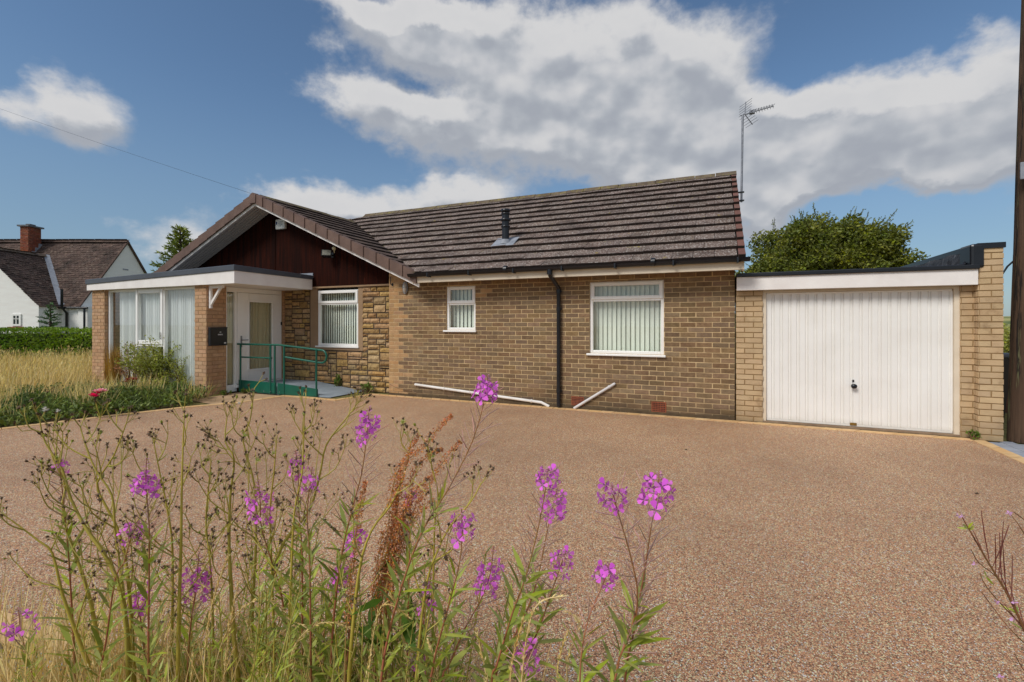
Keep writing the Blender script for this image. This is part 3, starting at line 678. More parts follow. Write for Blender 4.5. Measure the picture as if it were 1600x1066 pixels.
for (p, q, z0, z1) in ((ga-.03, ga+.012, gz0-.03, gz1+.03), (gc-.012, gc+.03, gz0-.03, gz1+.03)): lf.bbox(xl1-.02, xl1+.014, p, q, z0, z1, .008)
lf.bbox(xl1-.02, xl1+.013, ga+.012, gc-.012, gz0-.03, gz0+.012, .008); lf.bbox(xl1-.02, xl1+.013, ga+.012, gc-.012, gz1-.012, gz1+.03, .008)
lf.build('leaf', m_white, dr)
g = MB(); g.box(XC-.055, XC-.049, ga-.004, gc+.004, gz0-.004, gz1+.004); g.box(XC-.068, XC-.062, y0+.04, yd-.045, .175, 2.165); g.build('pane', m_glass, dr)
hd = MB(); yh = a+.085; hd.bbox(xl1, xl1+.012, yh-.018, yh+.018, .97, 1.22, .005); hd.tube([(xl1, yh, 1.13), (xl1+.05, yh, 1.13), (xl1+.055, yh+.13, 1.13)], .0095, 8); hd.build('handle', m_chrome, dr)
c = MB(); curtain(c, (XC-.125, y0+.02, 0), (XC-.125, yd-.02, 0), .18, 2.15, 4, .028, 60, .0); curtain(c, (XC-.125, ga+.13, 0), (XC-.125, c_ if (c_ := y1-.1) else 0, 0), .18, 2.15, 7, .022, 90)
c.build('curtain', m_curtain, dr)
b = MB(); ybl = 8.06; b.bbox(xf1, xf1+.03, y1-.03, y1-.005, 1.45, 1.53, .006); b.build('bell_push', m_black, dr)
# white timber bracket under the canopy
mb = MB(); yb = YP+.04
bk = bpy.data.objects.new('bracket', None); COL.objects.link(bk); bk.parent = porch; bk.location = Vector((XC, yb, 2))-porch.location
mb.bbox(XC+.008, XC+.06, yb, yb+.05, 1.80, 2.27); mb.build('upright', m_whitep, bk); mb = MB()
mb.hexa([(XC+.061, yb+.006, 1.86), (XC+.061, yb+.006, 1.93), (XC+.061, yb+.044, 1.93), (XC+.061, yb+.044, 1.86), (XC+.36, yb+.006, 2.205), (XC+.30, yb+.006, 2.205), (XC+.30, yb+.044, 2.205), (XC+.36, yb+.044, 2.205)])
mb.build('strut', m_whitep, bk); mb = MB(); mb.bbox(XC+.061, XC+.42, yb, yb+.05, 2.206, 2.272)
mb.build('arm', m_whitep, bk)
# letter box on the pier's right face
a0 = at(324, 550, YP).x
p = Vector((XC+.01, YP+.21, 1.22))
lb = thing('letter_box', 'flat black letter box on the brick pier beside the door', 'letter box', p)
mb = MB(); lh, ly = .185, .185
mb.bbox(XC+.007, XC+.075, p.y-ly, p.y+ly, p.z-lh, p.z+lh, .012); mb.build('box', m_black, lb)
mb = MB(); mb.bbox(XC+.02, XC+.08, p.y-ly-.004, p.y+ly+.004, p.z+lh-.012, p.z+lh+.01, .006); mb.build('lid', m_black, lb)
mb = MB(); xx = XC+.0765
for i in range(5): mb.box(xx-.003, xx, p.y-.02+i*.021, p.y-.006+i*.021, p.z+.03, p.z+.055)
m_lw = M('letter_white', (215, 215, 215), rough=.5); lt_ = mb.build('lettering', m_lw, lb)
mb = MB(); mb.box(xx-.003, xx, p.y+.015, p.y+.05, p.z+.085, p.z+.1); mb.build('emblem', m_lw, lb)
mb = MB(); mb.box(xx-.003, xx, p.y+.11, p.y+.155, p.z-.15, p.z-.12); mb.build('badge', m_lw, lb)
# ================================================================ access ramp and handrail
ramp = thing('access_ramp', 'grey decked access ramp with green side kerbs at the porch door', 'ramp', (-8.4, 7.6, 0))
zr0, zr1 = .16, .012
x0, x1, x2, x3 = -9.47, -8.42, -7.38, -7.1
def zra(x): return zr0 if x < x1 else zr0+(zr1-zr0)*min(1, (x-x1)/(x3-x1))
mb = MB()
def deck(xa, xb, ya0, ya1, yb): 
    mb.hexa([(xa, ya0, .003), (xb, ya1, .003), (xb, yb, .003), (xa, yb, .003), (xa, ya0, zra(xa)), (xb, ya1, zra(xb)), (xb, yb, zra(xb)), (xa, yb, zra(xa))])
deck(x0, x1-.004, 7.02, 7.07, 8.15); deck(x1, x2-.003, 7.07, 7.16, 8.15); deck(x2, x3, 7.16, 7.2, 8.15)
mb.build('deck', m_deck, ramp)
mb = MB()
def kerb(xa, ya, xb, yb, lowa, lowb, ha, hb, th=.03):
    mb.hexa([(xa, ya-th, lowa), (xb, yb-th, lowb), (xb, yb, lowb), (xa, ya, lowa), (xa, ya-th, ha), (xb, yb-th, hb), (xb, yb, hb), (xa, ya, ha)])
kerb(x0-.03, 7.015, x1-.02, 7.065, .02, .02, .27, .25); kerb(x1+.02, 7.07, x2, 7.155, .015, .01, .25, .17)
mb.box(x1-.09, x1-.03, 7.02, 7.034, .03, .24)
o = mb.build('kerb', m_green, ramp); bv = o.modifiers.new('b', 'BEVEL'); bv.width = .004
mb = MB(); 
for x, y in ((-9.33, 7.0), (-8.72, 7.0), (-8.55, 7.02), (-8.3, 7.03)): mb = MB(); mb.ball((x, y-.018, .07), .012, 0, 1); mb.build('bolt', m_chrome, ramp)
yr = 7.025; r_ = .021
mb = MB(); hz0 = 1.05
A_ = at(366, 540, 7.0); 
ra = [(x0-.11, 7.0, 1.045), (x0, 7.0, 1.045), (x1-.12, 7.05, 1.045), (x1+.05, 7.06, 1.045)]
loop = [(x2+.02, 7.14, .965)]
zA, zB = .955, .70
cx_, cz_ = x2+.10, (zA+zB)/2; rr_ = (zA-zB)/2
arc = [(cx_+math.sin(a)*rr_, 7.15, cz_+math.cos(a)*rr_) for a in [R(i*15) for i in range(13)]]
mb.tube(ra+arc+[(x2+.0, 7.145, .705), (x1+.21, 7.075, .795)], r_, 10)
mb.tube([(x0+.03, 7.0, .765), (x1-.14, 7.045, .765)], .017, 10)
mb.build('handrail', m_green, ramp)
for x, y, zt2 in ((x0+.03, 7.0, 1.04), (x1-.16, 7.042, 1.04), (x1-.05, 7.055, 1.04), (x1+.2, 7.072, 1.02), (x2-.02, 7.14, .975)):
    mb = MB(); mb.tube([(x, y-.034, .03), (x, y-.034, .26), (x, y-.01, .30), (x, y, .34), (x, y, zt2)] if False else [(x, y-.015, .02), (x, y-.012, zt2)], .019, 10); mb.build('post', m_green, ramp)
# ================================================================ garage
gar = thing('garage', 'flat roofed garage in pale painted brick with a white door', 'garage', (1.7, 8, 0))
gx0, gd0, gd1, gx1 = .275, at(1191.5, 560, YW).x, at(1502, 560, YW).x, 3.09
YG = 8.01
brick_pier('brick_pier', gx0, gd0-.0, YG, YG+.35, 2.03, 'F', m_ymortar, m_ybrick, gar)
brick_pier('brick_pier', gd1, gx1, YG, YG+.35, 2.03, 'FL', m_ymortar, m_ybrick, gar)
px0, px1, YPI = at(1529.5, 540, 7.9).x, at(1567, 540, 7.9).x, 7.9
brick_pier('parapet_wall', px0, px1, YPI, 13.2, 2.45, 'FLR', m_ymortar, m_ybrick, gar)
mb = MB(); mb.box(gx0+.005, px0-.012, 7.88, 7.93, 1.99, 2.2); o = mb.build('fascia', m_whitep, gar); bv = o.modifiers.new('b', 'BEVEL'); bv.width = .005
mb = MB(); mb.box(gx0+.0, px0-.004, 7.85, 13.2, 2.19, 2.25); o = mb.build('roof_edge', m_black, gar); bv = o.modifiers.new('b', 'BEVEL'); bv.width = .012; bv.segments = 2
mb = MB(); mb.box(gx0+.02, px0-.03, 7.94, 13.18, 2.02, 2.1); mb.build('ceiling', m_dark, gar)
# felt upstand against the parapet and its coping
mb = MB(); n = 40
prof = lambda y, i: [(px0-.13-.02*math.sin(i*1.7), 2.252), (px0-.07+.03*math.sin(i*2.3), 2.30), (px0-.035+.012*math.sin(i*1.1), 2.40), (px0-.012, 2.49), (px0+.02, 2.5)]
vs = []
for i in range(n+1):
    y = YPI+.08+(13.1-YPI-.08)*(i/n)**1.5; vs += [(x, y, z) for x, z in prof(y, i)]
mb.add(vs, [(i*5+k, i*5+k+1, (i+1)*5+k+1, (i+1)*5+k) for i in range(n) for k in range(4)], 0, True); mb.build('felt_upstand', m_felt, gar)
mb = MB(); mb.box(px0-.02, px1+.02, YPI-.025, 13.2, 2.452, 2.52); mb.bbox(px0-.09, px0+.05, YPI-.03, YPI+.3, 2.205, 2.515, .03)
o = mb.build('coping', m_black, gar)
# door frame and up-and-over door
mb = MB(); z1 = 1.965
mb.box(gd0+.001, gd0+.05, YG+.02, YG+.11, .01, z1+.03); mb.box(gd1-.06, gd1-.001, YG+.02, YG+.11, .01, z1+.03); mb.box(gd0+.05, gd1-.06, YG+.022, YG+.11, z1-.01, z1+.03); mb.build('door_frame', m_cream, gar)
gdo = bpy.data.objects.new('garage_door', None); COL.objects.link(gdo); gdo.parent = gar; gdo.location = Vector(((gd0+gd1)/2, YG, .03))-gar.location
mb = MB(); a, c = gd0+.058, gd1-.068; n = 20; w = (c-a)/n; zlo, zhi = .035, z1-.014
yf = YG+.055; prof = []
for i in range(n):
    xo = a+w*i; prof += [(xo, 0), (xo+w*.6, 0), (xo+w*.66, .017), (xo+w*.76, .017), (xo+w*.81, .005), (xo+w*.9, .005), (xo+w*.94, .017), (xo+w*.98, .017)]
prof.append((c, 0))
vs = [(x, yf+d, zlo+.03) for x, d in prof]+[(x, yf+d, zhi-.02) for x, d in prof]; k = len(prof)
mb.add(vs, [(i, i+1, k+i+1, k+i) for i in range(k-1)])
mb.box(a, c, yf-.004, yf+.03, zlo, zlo+.028); mb.box(a, c, yf+.002, yf+.03, zhi-.022, zhi); mb.box(a-.004, a+.02, yf-.002, yf+.03, zlo+.028, zhi-.022); mb.box(c-.02, c+.004, yf-.002, yf+.03, zlo+.028, zhi-.022)
mb.box(a, c, yf+.035, yf+.05, zlo, zhi)
mb.build('door_panel', m_door, gdo)
hx = at(1333, 603, yf); mb = MB()
bm = bmesh.new(); bmesh.ops.create_uvsphere(bm, u_segments=16, v_segments=10, radius=1); mb.addbm(bm, 0, Matrix.Translation((hx.x, yf-.055, hx.z)) @ Matrix.Diagonal((.038, .024, .034, 1)), True)
mb.tube([(hx.x, yf-.05, hx.z), (hx.x, yf+.0, hx.z)], .013, 8); mb.tube([(hx.x, yf-.012, hx.z), (hx.x, yf+.003, hx.z)], .026, 14); mb.bbox(hx.x-.012, hx.x+.012, yf-.01, yf+.0, hx.z+.055, hx.z+.085, .004)
mb.build('handle', m_black, gdo)
hb = at(1333, 664, yf); mb = MB(); mb.bbox(hb.x-.04, hb.x+.04, yf-.012, yf-.003, .045, .085, .004); mb.build('catch_plate', M('brass_catch', (150, 118, 60), rough=.4, metal=.5), gdo)
mb = MB(); mb.box(gd0, gd1, YG+.0, YG+.3, .004, .03); mb.build('threshold', m_rust, gar)
# ================================================================ ground
m_drive, n, p = newmat('resin_bound_gravel')
tc = n.new('ShaderNodeTexCoord').outputs['Object']
def vor(scale, vec):
    v = n.new('ShaderNodeTexVoronoi'); v.inputs['Scale'].default_value = scale; n.l.new(vec, v.inputs['Vector']); return v
wob = n.new('ShaderNodeVectorMath', operation='ADD'); n.l.new(tc, wob.inputs[0]); n.l.new(n.new('ShaderNodeTexNoise').outputs['Color'], wob.inputs[1])
v1 = vor(215, tc); v2 = vor(150, tc)
sx = n.new('ShaderNodeSeparateColor'); n.l.new(v1.outputs['Color'], sx.inputs[0])
sx2 = n.new('ShaderNodeSeparateColor'); n.l.new(v2.outputs['Color'], sx2.inputs[0])
KD = 1.6
st = [(0, lin((85, 63, 48), KD)), (.10, lin((126, 90, 65), KD)), (.24, lin((183, 134, 98), KD)), (.38, lin((159, 110, 79), KD)), (.52, lin((206, 159, 119), KD)), (.66, lin((163, 128, 101), KD)), (.78, lin((230, 195, 154), KD)), (.88, lin((189, 128, 93), KD)), (.95, lin((240, 216, 192), KD))]
c1 = n.ramp(sx.outputs[0], st, 'CONSTANT')
c2 = n.ramp(sx2.outputs[0], st, 'CONSTANT')
c = n.mix(n.rng(sx2.outputs[1], .62, .66), c1, c2)
gap = n.rng(v1.outputs['Distance'], .42, .75)
c = n.mix(n.math('MULTIPLY', gap, .6), c, lin((53, 35, 25), KD))
big = n.noise(tc, .5, 6, .62); c = n.mix(n.rng(big, .4, .7, .0, .34), c, lin((112, 84, 66))); c = n.mix(n.rng(n.noise(tc, 1.9, 4, .6), .58, .76, .0, .25), c, lin((206, 178, 146)))
n.l.new(c, p.inputs['Base Color']); p.inputs['Roughness'].default_value = .7; p.inputs['Specular IOR Level'].default_value = .35
bp = n.new('ShaderNodeBump'); bp.inputs['Strength'].default_value = .7; bp.inputs['Distance'].default_value = .004; bp.invert = True
n.l.new(v1.outputs['Distance'], bp.inputs['Height']); n.l.new(bp.outputs[0], p.inputs['Normal'])
m_block = M('buff_block', (214, 178, 128), (192, 154, 108), 7, .9, .4, 90, island=.09, k=K, sp=((150, 116, 80), 60, .62, .76))
m_soil = M('dry_soil', (112, 92, 66), (82, 66, 46), 4, .95, 1, 30, sp=((140, 122, 84), 18, .55, .7))
m_lawn = M('rough_ground', (120, 112, 66), (96, 96, 52), .6, .95, 1, 8, sp=((150, 132, 80), 9, .5, .7))
m_conc = M('tan_paving', (186, 156, 122), (160, 132, 102), 3, .9, .4, 60, k=K)
m_gpave = M('blue_grey_paving', (150, 154, 162), (124, 128, 138), 5, .85, .4, 60, island=.12, k=K)
mb = MB(); mb.box(-400, 400, -200, 900, -.6, -.012); tag(mb.build('ground', m_lawn), kind='structure')
inner = [(-9.62, 2.0), (-9.3, 3.0), (-8.62, 5.35), (-8.22, 6.06), (-8.12, 6.98), (-6.74, 6.96), (-6.6, 7.84), (3.0, 7.84), (3.0, -1.0), (1.8, 1.65), (0, 1.5), (-2.95, 1.25), (-6, 1.0), (-9.9, .7)]
inner = [(-9.85, 1.0), (-9.3, 3.0), (-8.62, 5.35), (-8.22, 6.06), (-8.12, 6.98), (-6.74, 6.96), (-6.6, 7.84), (3.0, 7.84), (3.0, 1.7), (0, 1.47), (-2.95, 1.22), (-6, .98)]
mb = MB(); mb.add([(x, y, 0.0) for x, y in inner]+[(x, y, -.05) for x, y in inner], [tuple(reversed(range(len(inner))))]+[(i, (i+1) % 12, 12+(i+1) % 12, 12+i) for i in range(12)])
tag(mb.build('driveway', m_drive), kind='structure')
mb = MB(); Wb = .135
loop = [Vector((x, y, 0)) for x, y in inner]
cen = Vector((-3, 4, 0))
def offs(i):
    p0, p1, p2 = loop[i-1], loop[i], loop[(i+1) % len(loop)]
    d1 = (p1-p0).normalized(); d2 = (p2-p1).normalized(); n1 = Vector((-d1.y, d1.x, 0)); n2 = Vector((-d2.y, d2.x, 0))
    m_ = (n1+n2).normalized(); return p1+m_*(Wb/max(.3, m_.dot(n1)))
# loop runs clockwise, so the left normal points outwards
out = [offs(i) for i in range(len(loop))]
for i in range(len(loop)):
    a, b2_, oa, ob = loop[i], loop[(i+1) % len(loop)], out[i], out[(i+1) % len(loop)]
    L = (b2_-a).length; k = max(1, int(L/.205))
    for j in range(k):
        f0, f1 = j/k+.004/L, (j+1)/k-.004/L; z = .006+U(-.0015, .002)
        q = [a.lerp(b2_, f0), a.lerp(b2_, f1), oa.lerp(ob, f1), oa.lerp(ob, f0)]
        mb.hexa([(v_.x, v_.y, -.04) for v_ in q]+[(v_.x, v_.y, z) for v_ in q])
tag(mb.build('edging', m_block), kind='structure')
mb = MB(); mb.box(XL-.0, gd0-.2, 7.985, 7.992, 0, .012); 
mb = MB(); mb.add([(x, y, .002) for x, y in [(-9.5, 5.9), (-8.5, 5.75), (-8.36, 6.1), (-8.26, 7.0), (-9.5, 7.0)]], [(0, 1, 2, 3, 4)]); tag(mb.build('paved_path', m_conc), kind='structure')
mb = MB(); 
for i in range(14):
    for j in range(3):
        y = 7.84-.34*i; x = 3.14+.14*j; mb.bbox(x+.003, x+.137, y-.337+(.1 if j % 2 else 0), y-.003+(.1 if j % 2 else 0), -.03, .003+U(0, .004), .004)
tag(mb.build('pavement', m_gpave), kind='structure')
mb = MB(); mb.add([(x, y, -.004) for x, y in [(3.58, 1.5), (6, 1.5), (6, 8.3), (3.58, 8.3)]], [(0, 1, 2, 3)]); tag(mb.build('side_path', m_conc), kind='structure')
bed = [(-14.2, 6.29), (-9.55, 6.29), (-9.5, 5.9), (-8.77, 5.4), (-9.42, 3.05), (-10, 1.0), (-14.2, 1.0)]
mb = MB(); mb.add([(x, y, -.002) for x, y in bed], [tuple(reversed(range(7)))]); tag(mb.build('flower_bed_soil', m_soil), kind='structure')
mb = MB(); mb.add([(x, y, -.003) for x, y in [(-9.9, .85), (-6, .84), (-2.95, 1.08), (0, 1.33), (3.0, 1.56), (4.5, -1.5), (-10, -1.5)]], [tuple(reversed(range(7)))]); tag(mb.build('verge_soil', m_soil), kind='structure')
# ================================================================ neighbouring white house (axes: r sideways, t away)
m_wh = M('white_painted_brickwork', (247, 244, 238), (236, 233, 228), 1.2, .8, .5, 9, k=1.0, stretch=(1, 1, 5), dirt=((190, 188, 184), 1.1, .66, .9))
m_otile = M('old_plain_tile', (96, 78, 70), (70, 56, 50), 1.6, .93, .8, 30, island=.16, k=K, sp=((128, 114, 100), 9, .55, .72), dirt=((48, 40, 36), .9, .5, .7))
m_redbrick = M('chimney_red_brick', (144, 84, 60), (108, 62, 48), 9, .9, .5, 60, island=.2, k=K)
hs = thing('white_house', 'white painted house with steep brown tiled roofs and a red chimney', 'house', rt(-25, 27, 0))
RR, TT = Vector((CY, SY, 0)), Vector((-SY, CY, 0))
def rb(mb, r0, r1, t0, t1, z0, z1, m=0): mb.hexa([rt(r0, t0, z0), rt(r1, t0, z0), rt(r1, t1, z0), rt(r0, t1, z0), rt(r0, t0, z1), rt(r1, t0, z1), rt(r1, t1, z1), rt(r0, t1, z1)], m)
tR, tN, tF, zE, zR = 29.0, 25.85, 32.2, 2.45, 6.5
rE = -23.75
mb = MB(); rb(mb, -36, rE, tN, tF, 0, zE)
mb.add([rt(rE, tN, zE), rt(rE, tF, zE), rt(rE, tR, zR-.05), rt(-36, tN, zE), rt(-36, tF, zE), rt(-36, tR, zR-.05)], [(0, 1, 2), (3, 5, 4), (0, 3, 4, 1), (0, 2, 5, 3), (1, 4, 5, 2)])
rb(mb, rE+.002, -23.2, tN-.1, tF-.5, 0, zE-.05)
# front wing
rw, hw, zw, tw = -27.87, 3.12, 5.49, 24.6
rb(mb, rw-hw, rw+hw, tw, tN-.001, 0, zE)
mb.add([rt(rw-hw, tw, zE), rt(rw+hw, tw, zE), rt(rw, tw, zw-.06), rt(rw-hw, tN+.5, zE), rt(rw+hw, tN+.5, zE), rt(rw, tN+2, zw-.06)], [(0, 1, 2), (0, 2, 5, 3), (1, 4, 5, 2), (3, 5, 4)])
mb.build('wall', m_wh, hs)
def plain(mb, O, A, S, W, L, g=.16, tw_=.2):
    rows = int(L/g); Nn = A.cross(S).normalized()
    for r in range(rows+1):
        x = -tw_*(.5 if r % 2 else 0)
        while x < W:
            a, b = max(x, 0), min(x+tw_, W); x += tw_
            if b-a < .02: continue
            o = Vector(O)+A*a+S*(r*g)+Nn*(.03+rnd.gauss(0, .007)); w = b-a-.008; s = g*1.25
            mb.add([o, o+A*w, o+A*w+S*s-Nn*.022, o+S*s-Nn*.022, o-Nn*.03, o+A*w-Nn*.03], [(0, 1, 2, 3), (4, 5, 1, 0)])
mb = MB(); S_ = (rt(0, tR, zR)-rt(0, tN-.12, zE-.1)); L_ = S_.length; S_.normalize()
plain(mb, rt(-36, tN-.12, zE-.1), RR, S_, 36+rE+.1, L_)
# cut the wing's footprint out of the main slope with the two valley planes
vA = rt(rw+hw, tN, 0); vB = rt(rw, 28.2, 0)
keep = MB(); keep.v, keep.f, keep.m, keep.sm = list(mb.v), list(mb.f), list(mb.m), list(mb.sm)
nv = (vB-vA); nv = Vector((nv.y, -nv.x, 0)).normalized(); 
if nv.dot(RR) < 0: nv = -nv
keep.bisect(vA, -nv)
lft = MB(); lft.v, lft.f, lft.m, lft.sm = list(mb.v), list(mb.f), list(mb.m), list(mb.sm); lft.bisect(vA, nv); lft.bisect(rt(0, 28.2, 0), -TT)
b0 = len(keep.v); keep.v += lft.v; keep.f += [tuple(b0+i for i in f) for f in lft.f]; keep.m += lft.m; keep.sm += lft.sm
Sb = (rt(0, tR, zR)-rt(0, tF+.12, zE-.1)); Lb = Sb.length; Sb.normalize(); plain(keep, rt(rE+.1, tF+.12, zE-.1), -RR, Sb, 12, Lb, .32, .4)
keep.build('main_roof', m_otile, hs)
mb = MB(); Sw = (rt(rw, 0, zw)-rt(rw+hw+.12, 0, zE-.1)); Lw = Sw.length; Sw.normalize(); plain(mb, rt(rw+hw+.12, tw-.12, zE-.1), TT, Sw, 4.2, Lw)
mb.bisect(vA, nv)
Sl = (rt(rw, 0, zw)-rt(rw-hw-.12, 0, zE-.1)); Sl.normalize(); m2 = MB(); plain(m2, rt(rw-hw-.12, 27.5, zE-.1), -TT, Sl, 2.9, Lw)
b0 = len(mb.v); mb.v += m2.v; mb.f += [tuple(b0+i for i in f) for f in m2.f]; mb.m += m2.m; mb.sm += m2.sm
mb.build('wing_roof', m_otile, hs)
mb = MB(); ridge(mb, rt(-36, tR, zR+.02), rt(rE+.1, tR, zR+.02), 26, .05, .09, .13); mb.build('ridge', m_otile, hs)
mb = MB(); ridge(mb, rt(rw, tw-.12, zw+.02), rt(rw, 28.1, zw+.02), 9, .05, .09, .13); mb.build('ridge', M('pale_ridge', (128, 112, 98), (98, 84, 72), 6, .95, .5, 20, island=.2, k=K), hs)
mb = MB(); p0, p1 = rt(rw+hw+.1, tN-.1, zE+.02), rt(rw+.02, 28.15, zw+.06); d = (p1-p0).normalized(); s = nv*.13; mb.hexa([p0-s, p0+s, p1+s, p1-s, p0-s+Z_*.05, p0+s+Z_*.05, p1+s+Z_*.05, p1-s+Z_*.05]); mb.build('lead_valley', m_lead, hs)
mb = MB(); p = [rt(rw+hw-.1, tN-.17, zE-.1), rt(-23.15, tN-.2, zE-.12)]; mb.tube(p, .06, 8); mb.tube([rt(-23.3, tN-.22, zE-.1), rt(-23.3, tN-.22, 0)], .05, 8); mb.tube([rt(rw+hw+.3, tN-.3, zE+.9), rt(rw+hw+.3, tN-.3, zE-.1), rt(rw+hw+.35, tN-.08, zE-.4), rt(rw+hw+.35, tN-.08, 0)], .06, 8); mb.build('rainwater_pipe', m_black, hs)
mb = MB(); 
for i in range(3): mb.bbox(*(lambda c: (c.x-.04, c.x+.04, c.y-.04, c.y+.04, c.z-.04, c.z+.04))(rt(-24.5+.45*i, tN-.03, zE-.28)))
# barge edges
mb = MB()
for (ta, za, tb, zb_) in ((tN-.14, zE-.08, tR, zR+.02), (tF+.14, zE-.08, tR, zR+.02)):
    mb.hexa([rt(rE+.0, ta, za-.06), rt(rE+.12, ta, za-.06), rt(rE+.12, tb, zb_-.06), rt(rE+.0, tb, zb_-.06), rt(rE+.0, ta, za+.05), rt(rE+.12, ta, za+.05), rt(rE+.12, tb, zb_+.05), rt(rE+.0, tb, zb_+.05)])
mb.build('verge', m_otile, hs)
# small gable vent and scar, window, sill
c = at(26.5, 500, t=tw-.02); wn = bpy.data.objects.new('window', None); COL.objects.link(wn); wn.parent = hs; wn.location = c-hs.location
rc = -((800-26.5)/735)*tw; cz = c.z; w_, h_ = .24, .31
mb = MB(); 
for a, b, z0, z1 in ((-w_, -w_+.09, -h_, h_), (w_-.09, w_, -h_, h_), (-w_+.09, w_-.09, h_-.09, h_), (-w_+.09, w_-.09, -h_, -h_+.09), (-.02, .02, -h_+.09, h_-.09), (-w_+.09, w_-.09, .04, .07)): rb(mb, rc+a, rc+b, tw-.05, tw+.02, cz+z0, cz+z1)
mb.build('frame', m_white, wn)
mb = MB(); rb(mb, rc-w_+.08, rc+w_-.08, tw-.022, tw-.016, cz-h_+.08, cz+h_-.08); mb.build('pane', M('dark_window_glass', (44, 58, 52), (30, 40, 38), 2, .1, spec=.6), wn)
mb = MB(); rb(mb, rc-.42, rc+.38, tw-.09, tw, cz-h_-.12, cz-h_-.05); mb.build('sill', m_terra, wn)
# chimney
tc0, tc1 = 28.0, 28.75; r0c, r1c = -((800-31.5)/735)*28.0, -((800-44.5)/735)*28.0
ch = bpy.data.objects.new('chimney', None); COL.objects.link(ch); ch.parent = hs; ch.location = rt((r0c+r1c)/2, 28.6, 5.5)-hs.location
mb = MB(); ztop = 1.5+(505-354)/735*28
rb(mb, r0c+.006, r1c-.006, tc0+.006, tc1, 5.0, ztop-.001, 1)
bricks(mb, rt(r0c, tc0, 5.0), RR, -TT, r1c-r0c, ztop-5.0); bricks(mb, rt(r1c, tc0, 5.0), TT, RR, tc1-tc0, ztop-5.0)
mb.build('stack', [m_redbrick, m_darkmortar], ch)
mb = MB(); rb(mb, r0c-.1, r1c+.1, tc0-.1, tc1+.1, ztop, ztop+.09); rb(mb, r0c+.12, r1c-.12, tc0+.2, tc1-.2, ztop+.09, ztop+.2); mb.build('cap', M('weathered_slab', (110, 112, 116), (80, 82, 86), 5, .9, k=K), ch)
mb = MB(); 
for i in range(4): z = zE+(tc0+.2*i-tN)*((zR-zE)/(tR-tN)); rb(mb, r1c+.0, r1c+.03, tc0-.02+.2*i, tc0+.2*(i+1), z-.05, z+.34)
z = zE+(tc0-tN)*((zR-zE)/(tR-tN)); rb(mb, r0c-.1, r1c+.06, tc0-.06, tc0-.0, z-.12, z+.16); mb.build('flashing', m_lead, ch)
mb = MB(); q = rt(rE+.004, 28.9, 4.9); rb(mb, rE+.001, rE+.02, 28.7, 29.1, 4.75, 4.83); mb.build('gable_vent', m_lead, hs)
mb = MB(); cc = at(104, 497, t=tN-.02); rr0 = -((800-104)/735)*tN; rb(mb, rr0-.09, rr0+.09, tN-.02, tN-.001, cc.z-.09, cc.z+.09); mb.build('vent_cover', m_whitep, hs)
# ================================================================ foliage helpers
def leafmat(name, c1, c2, isl=.35, trans=.25, sp=None, k=1.0): return M(name, c1, c2, 1.2, .6, island=isl, k=k, spec=.25, trans=trans, sp=sp)
def rv(): 
    while True:
        v = Vector((U(-1, 1), U(-1, 1), U(-1, 1)))
        if .05 < v.length < 1: return v.normalized()
m_hedge = leafmat('hedge_leaf', (146, 172, 54), (106, 138, 42), .3)
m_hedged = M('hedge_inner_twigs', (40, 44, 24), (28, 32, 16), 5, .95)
hd_ = thing('hedge', 'clipped dark green hedge in front of the white house', 'hedge', rt(-16, 17, 0))
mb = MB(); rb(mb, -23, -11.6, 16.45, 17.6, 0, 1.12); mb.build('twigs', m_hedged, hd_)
mb = MB()
for i in range(15000):
    r = U(-20.5, -11.4); face = rnd.random(); bump = .07*noise.noise(Vector((r*1.1, 2, 0)))
    if face < .7: z = U(.02, 1.24+bump); t = 16.3+.13*noise.noise(Vector((r*1.7, z*2.2, 3)))-U(0, .12); nn = -TT
    else: t = U(16.25, 17.7); z = 1.2+bump+.07*noise.noise(Vector((r*2.5, t*2.5, 9)))+abs(rnd.gauss(0, .03)); nn = Z_
    d = (nn*.7+Z_*.35+rv()*.8).normalized(); mb.leaf(rt(r, t, z), d, rv(), U(.07, .12), U(.04, .06), 0, U(-.02, .02), 1)
mb.build('foliage', m_hedge, hd_)
# ---- broadleaf tree behind the garage
def limb(mb, a, b, r0, r1, n=5, wob=.12):
    pts = [a.lerp(b, i/n)+rv()*(wob*(b-a).length*.12 if 0 < i < n else 0) for i in range(n+1)]
    mb.tube(pts, [r0+(r1-r0)*i/n for i in range(n+1)], 6, cap=False)
m_bark = M('tree_bark', (88, 76, 60), (62, 52, 42), 8, .95, .8, 20)
m_leaf = leafmat('broadleaf', (138, 138, 50), (90, 104, 38), .4)
tp = at(1296, 430, t=24); tp.z = 0
tr = thing('broadleaf_tree', 'round crowned green tree showing above the garage roof', 'tree', tp)
ctr = at(1292, 420, t=24); sc_ = 24/735
wood = MB(); limb(wood, tp, Vector((ctr.x, ctr.y, 3.0)), .28, .2)
outline = [(1172, 418), (1195, 392), (1222, 362), (1262, 345), (1292, 342), (1330, 330), (1345, 322), (1372, 345), (1392, 372), (1418, 402), (1408, 425), (1245, 340), (1310, 350), (1360, 352), (1180, 408), (1380, 392)]
cl = []
for i, (u, v) in enumerate(outline):
    c_ = at(u, v, t=24+U(-1.6, 1.6)); cl.append((c_+(ctr-c_).normalized()*.55, U(.45, .7)))
for i in range(84):
    a = U(0, 2*math.pi); q = math.sqrt(rnd.random()); x = math.cos(a)*q*3.5; z = math.sin(a)*q*2.9; 
    if z < -1.7: continue
    top = 2.7*math.sqrt(max(0, 1-(x/4.1)**2)); z = min(z, top-.3)
    cl.append((ctr+RR*x+Z_*(z)+TT*U(-2.2, 2.2), U(.5, .85)))
cl = [(c_-Z_*.32-RR*.15, r_) for c_, r_ in cl]
